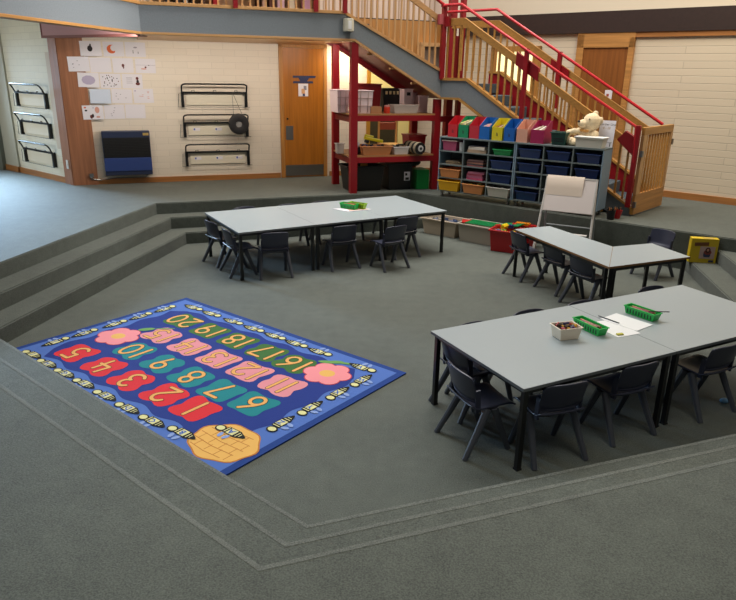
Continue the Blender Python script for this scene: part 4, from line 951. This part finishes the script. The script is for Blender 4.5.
# ------------------------------------------------------------------ chairs
def make_chair():
    t = thing('classroom_chair', 'x', 'chair')
    # seat shell
    def grid(name, fn, nu, nv, th, mt, side):
        vs_ = []; fs = []
        for i in range(nu + 1):
            for j in range(nv + 1): vs_.append(fn(i / nu, j / nv))
        for i in range(nu):
            for j in range(nv):
                a = i * (nv + 1) + j; fs.append((a, a + nv + 1, a + nv + 2, a + 1))
        m = MB(); m.add(vs_, fs); o = m.build(name, mt, t, smooth=True, ang=radians(80))
        s = o.modifiers.new('solid', 'SOLIDIFY'); s.thickness = th; s.offset = 0
        b = o.modifiers.new('bevel', 'BEVEL'); b.width = .003; b.segments = 2; b.limit_method = 'ANGLE'
        return o
    def seat(u, v):
        x = (u - .5) * 2; y = .04 + v * .33
        w_ = .165 - .012 * v
        z = .315 + .010 * abs(x) ** 2.5 - .012 * (1 - abs(x) ** 2) * sin(pi * v) - .02 * max(0, (v - .82) / .18) ** 2 + .03 * max(0, (.18 - v) / .18) ** 2
        if v < .02: w_ *= .96
        return (x * w_, y, z)
    grid('seat', seat, 12, 12, .012, CHAIR, 0)
    def back(u, v):
        x = (u - .5) * 2; z = .352 + v * .198
        w_ = .152 + .006 * v - (.012 * max(0, (v - .85) / .15) ** 2)
        y = .085 - .05 * v - .028 * (1 - x * x) * 1.0 + .018 * max(0, (.14 - v) / .14)
        z -= .012 * abs(x) ** 4 * max(0, v - .5) * 2
        return (x * w_, y, z)
    grid('backrest', back, 12, 10, .013, CHAIR, 0)
    # bottom lip of the backrest and side struts rising from the legs
    m = MB(); m.tube([(-.15, .088, .368), (-.08, .066, .362), (0, .058, .36), (.08, .066, .362), (.15, .088, .368)], .011, 8); m.build('lumbar_lip', CHAIR, t, smooth=True)
    for sx in (-1, 1):
        m = MB(); m.bar((sx * .150, .09, .30), (sx * .150, .08, .45), .014, .035, upv=(0, 1, 0)); m.build('back_strut', CHAIR, t)
        m = MB(); ap = Vector((sx * .155, .12, .31))
        m.tube([(sx * .153, .08, .315), (sx * .166, .01, .16), (sx * .182, -.05 + .03, .0)] if False else [(sx * .150, .16, .31), (sx * .167, .085, .16), (sx * .185, -.002, .0)], [.027, .022, .018], 8); m.build('leg', CHAIRL, t, smooth=True)
        m = MB(); m.tube([(sx * .150, .15, .31), (sx * .162, .25, .14), (sx * .168, .335, .0)] if False else [(sx * .150, .21, .31), (sx * .160, .275, .14), (sx * .166, .33, .0)], [.026, .021, .018], 8); m.build('leg', CHAIRL, t, smooth=True)
    m = MB(); m.box(-.150, .150, .13, .24, .282, .306); m.build('under_frame', CHAIRL, t)
    return t
proto = make_chair()
chairs = [(.55, 3.75, 23, 'charcoal chair at the left end of the nearest table, the one closer to the camera', 'n'),
 (.56, 4.20, 28, 'charcoal chair at the left end of the nearest table, tucked further under its back corner', 'n'),
 (1.21, 3.545, 109, 'charcoal chair on the camera side of the nearest table, beside its corner leg', 'n'),
 (1.78, 3.85, 115, 'charcoal chair on the camera side, just left of the paired middle table legs', 'n'),
 (2.505, 4.19, 117, 'charcoal chair on the camera side of the right-hand near table at the photo edge', 'n'),
 (0.77, 4.58, -63, 'charcoal chair behind the near table, only its back edge showing at the far left corner', 'n'),
 (1.24, 4.87, -63, 'charcoal chair tucked behind the near table opposite the cream crayon tub', 'n'),
 (1.72, 5.11, -63, 'charcoal chair tucked behind the near table opposite the two green baskets', 'n'),
 (2.46, 5.54, -63, 'charcoal chair tucked behind the near table at its right half', 'n'),
 (-1.96, 7.86, 41, 'charcoal chair at the left end of the far table row, nearer the steps', 'f'),
 (-1.69, 7.46, 30, 'charcoal chair at the left end of the far table row, nearer the rug', 'f'),
 (-1.06, 7.31, 108, 'charcoal chair in front of the left far table, near its corner leg', 'f'),
 (-.27, 7.73, 118, 'charcoal chair in front of the middle far table', 'f'),
 (.35, 7.76, 125, 'charcoal chair pulled out in front of the right far table', 'f'),
 (.51, 8.30, 118, 'charcoal chair at the right far table, behind the pulled-out one', 'f'),
 (-1.70, 8.81, -60, 'charcoal chair behind the far table row, leftmost back edge', 'f'),
 (-1.14, 9.07, -60, 'charcoal chair behind the far table row, second back edge from the left', 'f'),
 (-0.70, 9.32, -60, 'charcoal chair behind the middle far table, third back edge from the left', 'f'),
 (-0.10, 9.63, -60, 'charcoal chair behind the far table row beside the green pencil baskets', 'f'),
 (1.70, 7.52, 22, 'charcoal chair at the wing tables closest to the red tub', 'w'),
 (1.97, 7.02, 25, 'charcoal chair at the wing tables, middle of the three in a row', 'w'),
 (2.13, 6.50, 29, 'charcoal chair at the wing tables, nearest the camera of the three in a row', 'w'),
 (3.58, 7.83, 215, 'charcoal chair with a glossy back facing the camera beside the yellow box', 'w')]
grp = {'n': 'charcoal chairs around the near tables', 'f': 'charcoal chairs around the far table row', 'w': 'charcoal chairs at the wing tables'}
for i, (x, y, fdeg, lab, g) in enumerate(chairs):
    rz = radians(fdeg - 90)
    if i == 0:
        proto.location = (x, y, 0); proto.rotation_euler = (0, 0, rz); proto['label'] = lab; proto['group'] = grp[g]
    else: copy_thing(proto, (x, y, 0), rz, lab, grp[g])

# ------------------------------------------------------------------ things on the near tables
TZ = .5692
GRN = mat('bright_green_plastic', '#1cc052', rough=.4); LIM = mat('lime_plastic', '#9ccc1c', rough=.4)
def basket(x, y, rz, mt, label, w=.26, d=.085, h=.06, items=True, cols=('#b83a3a', '#8a2c2c', '#c88a5c', '#2c2c2c')):
    t = thing('pencil_basket', label, 'basket', (x, y, TZ), rz, 'slotted pencil baskets on the tables')
    m = MB(); m.tub(w, d, h, .88, .004, .005); m.build('body', mt, t)
    for sy in (-1, 1):
        m = MB()
        for q in range(9):
            xx = -w * .38 + q * w * .76 / 8
            m.box(xx - .005, xx + .005, sy * d * .475 - .0015, sy * d * .475 + .0015, h * .2, h * .7)
        m.build('slot_row', mat('slot_dark_green', '#0a4a24', rough=.6), t)
    if items:
        m = MB(); rr = random.Random(int(x * 100))
        for q in range(9):
            yy = rr.uniform(-.025, .025); m.tube([(-w * .4 + rr.uniform(0, .03), yy, h * .8), (w * .35, yy + rr.uniform(-.01, .01), h * .75 + rr.uniform(0, .015))], .0045, 5, q % len(cols))
        m.build('pencils', [mat('pcl_' + c, c, rough=.5) for c in cols], t)['kind'] = 'stuff'
    return t
basket(1.585, 4.395, radians(-64), GRN, 'bright green basket of red pencils beside the cream crayon tub')
b2 = basket(2.075, 4.70, radians(-56), GRN, 'bright green basket with a black pencil across it, right of the papers')
o = MB(); o.tube([(-.02, 0, 0), (.13, -.01, .004)], .004, 6); o = o.build('black_pencil', BLACKM, loc=(2.11, 4.63, TZ + .064), rz=0); tag(o, 'black pencil lying over the end of the right green basket', 'pencil')
ct = thing('crayon_tub', 'square cream tub of crayons on the near table', 'tub', (1.37, 4.25, TZ), radians(17))
m = MB(); m.tub(.17, .13, .09, .82, .004, .006); m.build('body', mat('cream_tub_plastic', '#f4e4cc', rough=.45), ct, bevel=.004)
m = MB(); rr = random.Random(3)
for q in range(30):
    c = Vector((rr.uniform(-.06, .06), rr.uniform(-.045, .045), .075 + rr.uniform(0, .015))); a = rr.uniform(0, 6.28)
    dv = Vector((cos(a) * .02, sin(a) * .02, rr.uniform(-.008, .008))); m.tube([tuple(c - dv), tuple(c + dv)], .0075, 6, q % 6)
m.box(-.068, .068, -.05, .05, .05, .07, 5)
o = m.build('crayons', [mat('cry_' + c, c, rough=.5) for c in ('#26263a', '#b0302c', '#d8a024', '#4a3424', '#3a2c5c', '#1c1c20')], ct); o['kind'] = 'stuff'
for (x, y, rz, lab) in ((1.775, 4.44, radians(-66), 'white paper sheet beside the left green basket, lowest of the fan'), (1.91, 4.57, radians(-52), 'white paper sheet lying between the two green baskets')):
    o = MB(); o.box(-.15, .15, -.105, .105, 0, .0015); o = o.build('paper_sheet', mat('bright_paper', '#f0f0ee', rough=.7), loc=(x, y, TZ + (.0 if 'lowest' in lab else .002)), rz=rz); tag(o, lab, 'paper', 'paper sheets on the near table')
o = MB(); o.tube([(-.09, 0, 0), (.09, 0, 0)], .004, 6); o = o.build('grey_pencil', mat('pencil_grey', '#4c4c50'), loc=(1.79, 4.60, TZ + .008), rz=radians(-55)); tag(o, 'dark grey pencil lying on the white paper sheets', 'pencil')
o = MB(); o.box(-.025, .025, -.012, .012, 0, .01); o = o.build('eraser', mat('eraser_yellow', '#c8c050'), loc=(1.77, 4.31, TZ + .0022), rz=.3, bevel=.002); tag(o, 'small yellow eraser at the near corner of the papers', 'eraser')
# things on the far tables
o = MB(); o.prism([(-.29, .02), (-.10, -.17), (.22, -.03), (.10, .16)], 0, .006); o.prism([(-.08, -.14), (.19, -.03), (.1, .1), (-.1, .06)], .006, .0065, 1)
o = o.build('play_board', [PAPER, mat('pink_print_board', '#dcb4a0', rough=.7)], loc=(-.20, 8.64, TZ), rz=.1); tag(o, 'white and pink board under the pencil baskets on the far table', 'board')
def at2(dx, dy): return (-.20 + dx, 8.64 + dy)
p = at2(-.07, .02); b = basket(p[0], p[1], radians(-32), GRN, 'bright green basket on the board of the far table', .25, .09, .07); b.location.z = TZ + .007
p = at2(.04, .07); b = basket(p[0], p[1], radians(-32), LIM, 'lime green basket on the board of the far table', .25, .08, .07, True, ('#9ccc1c', '#3c4c1c')); b.location.z = TZ + .007

# scrap on the floor under the near table
o = MB(); o.sphere((0, 0, .02), (.035, .025, .02)); o.sphere((.02, .02, .015), (.02, .02, .015), m=1); o = o.build('paper_scrap', [mat('scrap_blue', '#6f9cc0', rough=.6), WHITE], loc=(2.66, 4.41, 0), smooth=True); tag(o, 'crumpled pale blue scrap on the carpet under the right near table', 'scrap')

# yellow box on the step
yb = thing('yellow_box', 'yellow cardboard box with a photo print standing on the right-hand step', 'box', (4.055, 7.80, RZ), radians(-10))
m = MB(); m.box(-.155, .155, -.04, .06, 0, .30); m.build('carton', mat('yellow_card', '#d8b81c', rough=.5), yb, bevel=.004)
m = MB(); m.box(-.045, .125, -.0415, -.0405, .055, .205, 0); m.box(.0, .08, -.0425, -.0415, .09, .13, 1)
vd = []
m.add([(.045 + .03 * cos(2 * pi * i / 12), -.0428, .16 + .035 * sin(2 * pi * i / 12)) for i in range(12)], [tuple(range(12))], 2)
m.add([(.045 + .045 * cos(2 * pi * i / 12), -.0426, .135 + .03 * sin(2 * pi * i / 12)) for i in range(12)], [tuple(range(12))], 3)
m.add([(.045 + .014 * cos(2 * pi * i / 12), -.0431, .163 + .018 * sin(2 * pi * i / 12)) for i in range(12)], [tuple(range(12))], 4)
m.box(.005, .075, -.0435, -.0428, .075, .098, 1)
m.build('photo_print', [mat('photo_mauve', '#c8a8a0', rough=.6), mat('photo_navy', '#38405c', rough=.6), mat('photo_maroon', '#4c2420', rough=.6), mat('photo_red', '#8c3c34', rough=.6), mat('photo_skin', '#c89078', rough=.6)], yb)
m = MB(Matrix.Translation((0, 0, .235)) @ Matrix.Rotation(radians(-4), 4, 'Y')); m.box(-.115, .045, -.0415, -.0405, -.022, .022); m.build('title_band', mat('title_brown', '#7a4a24', rough=.6), yb)
text('BLOCKS', .036, mat('title_dark', '#3a1c14', rough=.6), Matrix.Translation((-.035, -.0435, .235)) @ Matrix.Rotation(radians(-4), 4, 'Y') @ Matrix.Rotation(pi / 2, 4, 'X'), yb) if False else None
m = MB(); m.box(.07, .125, -.0415, -.0405, .012, .04); m.build('corner_mark', mat('photo_navy', '#38405c', rough=.6), yb)
m = MB(); m.box(-.02, .1, -.03, .03, .3005, .3012); m.build('top_print', mat('top_print', '#b89a4c', rough=.6), yb)

# ------------------------------------------------------------------ alphabet and number rug
RL, RW = 2.834, 1.915
rd = -0.6655
# local: x along the far long edge towards the right corner, y = distance towards the near edge (negative v)
rug = MB()
def RP(s, t): return (s, -t)
def wavy(s0, s1, t0, t1, amp, nw, nh):
    pts = []; N = 60
    per = [(s0, t0, s1, t0, nw), (s1, t0, s1, t1, nh), (s1, t1, s0, t1, nw), (s0, t1, s0, t0, nh)]
    cr = .12
    for (xa, ya, xb, yb_, k) in per:
        L = hypot(xb - xa, yb_ - ya); dx, dy = (xb - xa) / L, (yb_ - ya) / L; nx_, ny_ = -dy, dx
        for i in range(N):
            q = cr / L + (1 - 2 * cr / L) * i / (N - 1); o_ = amp * sin(2 * pi * k * q)
            pts.append((xa + dx * L * q + nx_ * o_, -(ya + dy * L * q + ny_ * o_)))
    return pts
Z = .010; dz = .0007; EPS = [0]
def ez_(): EPS[0] = (EPS[0] + 1) % 50; return EPS[0] * 1.1e-5
rug.prism([(0, 0), (RL, 0), (RL, -RW), (0, -RW)][::-1], 0, Z, 0)
def tri(poly, z, m_):     # triangulated flat polygon via bmesh (handles concave)
    rug.flat(poly if area_(poly) > 0 else poly[::-1], z, m_)
def area_(p): return sum(p[i][0] * p[(i + 1) % len(p)][1] - p[(i + 1) % len(p)][0] * p[i][1] for i in range(len(p))) / 2
rug.flat([(.055, -.055), (RL - .055, -.055), (RL - .055, -RW + .055), (.055, -RW + .055)][::-1], Z + dz, 1)
tri(wavy(.235, RL - .235, .235, RW - .235, .022, 6, 4), Z + 2 * dz, 2)
def blob(s, t, mi, w=.165, h=.145, ph=0):
    N = 40; pts = []
    for i in range(N):
        a = 2 * pi * i / N
        r = 1.06 + .17 * cos(4 * (a - pi / 4)) + .045 * sin(3 * a + ph) + .035 * cos(8 * a + ph)
        pts.append((s + w * r * cos(a), -(t) + h * r * sin(a)))
    rug.flat(pts, Z + 3 * dz + ez_() * .3, mi)
def stroke(pts, r, z, mi):
    for (a, b) in zip(pts[:-1], pts[1:]):
        dx, dy = b[0] - a[0], b[1] - a[1]; L = hypot(dx, dy)
        if L < 1e-6: continue
        nx_, ny_ = -dy / L * r, dx / L * r
        q = [(a[0] + nx_, a[1] + ny_), (a[0] - nx_, a[1] - ny_), (b[0] - nx_, b[1] - ny_), (b[0] + nx_, b[1] + ny_)]
        rug.flat(q if area_(q) > 0 else q[::-1], z + ez_(), mi)
    for p_ in pts: rug.disc(p_[0], p_[1], r, r, z + ez_(), mi, 10)
def arc(cx, cy, rx, ry, a0, a1, n=10): return [(cx + rx * cos(radians(a0 + (a1 - a0) * i / n)), cy + ry * sin(radians(a0 + (a1 - a0) * i / n))) for i in range(n + 1)]
DG = {'0': [arc(.3, .5, .3, .5, 0, 360, 16)], '1': [[(.3, 0), (.3, 1)]],
      '2': [arc(.3, .72, .28, .28, 160, -40, 8) + [(.0, .0), (.6, .02)]],
      '3': [arc(.27, .75, .25, .25, 150, -80, 8) + arc(.27, .26, .3, .26, 80, -150, 8)],
      '4': [[(.1, 1), (.02, .42), (.62, .42)], [(.48, .85), (.44, 0)]],
      '5': [[(.58, 1), (.1, 1), (.08, .58)] + arc(.28, .32, .3, .3, 110, -140, 9)],
      '6': [[(.5, 1), (.16, .62)] + arc(.3, .28, .28, .28, 150, -210, 14)],
      '7': [[(.0, 1), (.6, 1), (.22, 0)]],
      '8': [arc(.3, .76, .23, .23, 0, 360, 12), arc(.3, .27, .29, .27, 0, 360, 12)],
      '9': [arc(.3, .7, .27, .27, 0, 360, 12), [(.57, .7), (.35, 0)]]}
def number(txt, s, t, size=.21):
    n = len(txt); wd_ = [.6 if c != '1' else .2 for c in txt]; gap = .32; tot = sum(wd_) + gap * (n - 1)
    for rr_, z, mi in ((.0255, Z + 4 * dz, 3), (.0190, Z + 5 * dz, 4)):
        x = -tot / 2
        for c, w_ in zip(txt, wd_):
            for pl in DG[c]:
                ox = x - (.2 if c == '1' else 0)
                pts = [(s - (px_ + ox) * size * .95, -(t + (py_ - .5) * size)) for px_, py_ in pl]
                stroke(pts, rr_ * .75, z, mi)
            x += w_ + gap
nums = {1: (2.039, 1.458), 2: (1.695, 1.469), 3: (1.296, 1.49), 4: (.907, 1.488), 5: (.492, 1.488), 6: (2.293, 1.146), 7: (1.958, 1.158), 8: (1.60, 1.158), 9: (1.223, 1.154), 10: (.821, 1.15),
        11: (2.24, .803), 12: (1.864, .798), 13: (1.49, .80), 14: (1.105, .80), 15: (.70, .795), 16: (2.035, .46), 17: (1.691, .45), 18: (1.31, .44), 19: (.935, .445), 20: (.55, .445)}
for k, (s, t) in nums.items():
    mi = 5 if k < 6 else 6 if k < 11 else 7 if k < 16 else 8
    blob(s, t, mi, .158 if k < 11 else .165, .148, k); number(str(k), s, t)
def flower(s, t, leaf):
    for k in range(6):
        a = k * pi / 3 + .3; rug.disc(s + .118 * cos(a), -t + .112 * sin(a), .092, .088, Z + 4 * dz + k * 1.5e-5, 9)
        rug.disc(s + .118 * cos(a), -t + .112 * sin(a), .084, .08, Z + 5 * dz + k * 3e-5, 10)
    rug.disc(s, -t, .13, .12, Z + 5.5 * dz, 10); rug.disc(s, -t, .066, .06, Z + 6 * dz, 11)
def leaf(s0, t0, s1, t1, w_):
    dx, dy = s1 - s0, -(t1 - t0); L = hypot(dx, dy); a = atan2(dy, dx); rug.disc((s0 + s1) / 2, -(t0 + t1) / 2, L / 2, w_, Z + 6.1 * dz + ez_() * .3, 12, 16, a)
flower(2.365, .427, 0); flower(.427, 1.06, 0)
leaf(2.22, .26, 2.33, .18, .03) ; leaf(2.28, .22, 2.47, .13, .018); leaf(2.15, .30, 2.30, .22, .028)
leaf(.43, .86, .52, .74, .035); leaf(.52, .74, .66, .62, .012)
# hive
hv = []
for i in range(40):
    a = 2 * pi * i / 40; r = 1 + .04 * sin(7 * a)
    hv.append((2.545 + .255 * r * cos(a), -1.62 + .215 * r * sin(a)))
rug.flat(hv, Z + 2.6 * dz, 13)
hv = [(2.545 + (x - 2.545) * .95, -1.62 + (y + 1.62) * .95) for x, y in hv]; rug.flat(hv, Z + 3 * dz, 11)
for k in range(5):
    tt = 1.48 + k * .07; hw = .20 * math.sqrt(max(.05, 1 - ((tt - 1.62) / .2) ** 2)); stroke([(2.52 - hw, -tt), (2.52, -tt - .012), (2.52 + hw, -tt)], .003, Z + 3.3 * dz, 13)
    for q in range(4 if k < 4 else 0):
        xx = 2.52 - hw + (q + .5 + (k % 2) * .4) * hw / 2; 
        if abs(xx - 2.52) < hw: stroke([(xx, -tt), (xx, -tt - .068)], .003, Z + 3.3 * dz, 13)
# bees: head points along the alphabet, wings to the outside of the rug
LET = []
def bee(s, t, head, wing, ch):
    # head: unit direction in mesh xy; wing: unit direction
    hx, hy = head; wx_, wy_ = wing; z = Z + 7.2 * dz + ez_() * .5
    K = 1.1
    def P(a, b): return (s + hx * a * K + wx_ * b * K, -t + hy * a * K + wy_ * b * K)
    rot = atan2(hy, hx)
    for q in (-.012, .035):
        c = P(q, .062); rug.disc(c[0], c[1], .031, .017, z, 15, 10, atan2(wy_, wx_) + (.3 if q > 0 else -.3))
    c = P(.092, .01); rug.disc(*c, .044, .037, z, 3, 12); rug.disc(*c, .033, .026, z + dz, 14, 12)
    c = P(0, 0); 
    q = [P(.055, -.034), P(.065, 0), P(.055, .034), P(-.045, .036), P(-.105, .012), P(-.115, 0), P(-.105, -.01), P(-.045, -.036)]
    rug.flat(q if area_(q) > 0 else q[::-1], z, 3)
    for (a, b, hh) in ((.030, -.030, .029), (-.046, -.053, .024), (-.068, -.074, .016), (.05, .042, .028)):
        q = [P(a, hh), P(a, -hh), P(b, -hh), P(b, hh)]; rug.flat(q if area_(q) > 0 else q[::-1], z + dz, 14)
    LET.append((ch, s, t, z + 2 * dz))
E_, Wd, N_, So = (1, 0), (-1, 0), (0, 1), (0, -1)     # +s, -s, towards far edge, towards near edge
seq = [(2.489, 1.508, Wd, So)] + [(s_, t_, Wd, So) for s_, t_ in ((2.25, 1.72), (1.97, 1.755), (1.683, 1.759), (1.387, 1.755), (1.089, 1.75), (.809, 1.754), (.529, 1.75), (.26, 1.74))] + \
      [(.14, t_, N_, Wd) for t_ in (1.49, 1.22, .92, .646, .37)] + [(s_, .155, E_, N_) for s_ in (.30, .58, .90, 1.19, 1.47, 1.74, 2.02)] + [(2.50, .165, E_, N_)] + \
      [(2.65, .34, So, E_), (2.65, .62, So, E_), (2.65, .92, So, E_), (2.65, 1.21, So, E_)]
for ch, q in zip('ABCDEFGHIJKLMNOPQRSTUVWXYZ', seq): bee(*q, ch)
RM = [mat('rug_rim', '#173c86', rough=.95, bump=.4, bscale=400), mat('rug_band', '#4f72be', rough=.95, bump=.4, bscale=400), mat('rug_navy', '#193285', rough=.95, bump=.4, bscale=400), mat('rug_black', '#14110f', rough=.95), mat('rug_peach', '#e8ac60', rough=.95),
      mat('rug_red', '#dc2830', rough=.95, bump=.4, bscale=400), mat('rug_teal', '#138288', rough=.95, bump=.4, bscale=400), mat('rug_pink', '#e29098', rough=.95, bump=.4, bscale=400), mat('rug_green', '#3c6c30', rough=.95, bump=.4, bscale=400), mat('rug_rose', '#c8404c', rough=.95),
      mat('rug_flower', '#f2949a', rough=.95, bump=.4, bscale=400), mat('rug_gold', '#ecb860', rough=.95, bump=.4, bscale=400), mat('rug_leaf', '#6c9c54', rough=.95), mat('rug_amber', '#c47c34', rough=.95), mat('rug_cream', '#e0dc9c', rough=.95), mat('rug_wing', '#8ca4d8', rough=.95), mat('rug_letter', '#3a64b8', rough=.95)]
for ch, s, t, z in LET:
    cu = bpy.data.curves.new('t', 'FONT'); cu.body = ch; cu.size = .068; cu.align_x = 'CENTER'; cu.align_y = 'CENTER'; cu.resolution_u = 1; cu.offset = .002
    to = bpy.data.objects.new('t', cu); me = bpy.data.meshes.new_from_object(to)
    T = Matrix.Translation((s - .006, -t, z)) @ Matrix.Rotation(pi, 4, 'Z')
    rug.add([tuple(T @ v_.co) for v_ in me.vertices], [tuple(p_.vertices) for p_ in me.polygons], 16)
    bpy.data.objects.remove(to); bpy.data.curves.remove(cu); bpy.data.meshes.remove(me)
o = rug.build('alphabet_rug', RM, loc=(-1.9115, 6.569, .001), rz=rd)
tag(o, 'blue rug with numbers 1 to 20, alphabet bees, two flowers and a beehive', 'rug')

# ------------------------------------------------------------------ things glimpsed through the balcony balusters
books = [(-2.60, '#2a2024', .05, 'dark brown'), (-2.47, '#3a3034', .06, 'charcoal'), (-2.36, '#c9bfb4', .05, 'cream'), (-2.26, '#1c1a20', .05, 'black'), (-2.12, '#4c3428', .05, 'chestnut'), (-1.95, '#b01c24', .07, 'bright red'),
         (-1.35, '#2c1c1c', .04, 'black-brown'), (-1.26, '#c8a48c', .06, 'tan'), (-1.16, '#5c3424', .06, 'brown'), (-1.02, '#e0b8c4', .10, 'pale pink'), (-.86, '#d8c8b0', .08, 'pale cream'), (-.62, '#c898b4', .12, 'mauve')]
m = MB(); m.box(-2.85, -.45, 0, .28, 0, .03); m.box(-2.85, -2.82, 0, .28, .03, 1.1); m.box(-.48, -.45, 0, .28, .03, 1.1); m.box(-2.85, -.45, .27, .28, .03, 1.1); m.box(-2.85, -.45, 0, .27, .55, .58)
o = m.build('low_bookcase', wood('pale_ply', '#c8ac8c', 'x', .1), loc=F1.p(0, .35, ST - .03), rz=F1.a); tag(o, 'pale timber bookcase behind the balcony balusters', 'bookcase')
for (s, c, w_, nm) in books:
    o = MB(); o.box(-w_ / 2, w_ / 2, 0, .18, 0, .26); o.box(-w_ / 2 + .004, w_ / 2 - .004, .004, .181, .255, .2605, 1); o = o.build('book', [mat('bk_' + c, c, rough=.6), PAPER], loc=F1.p(s, .40, ST + .001), rz=F1.a)
    tag(o, '%s book upright in the balcony bookcase behind the balusters' % nm, 'book', 'books in the balcony bookcase')
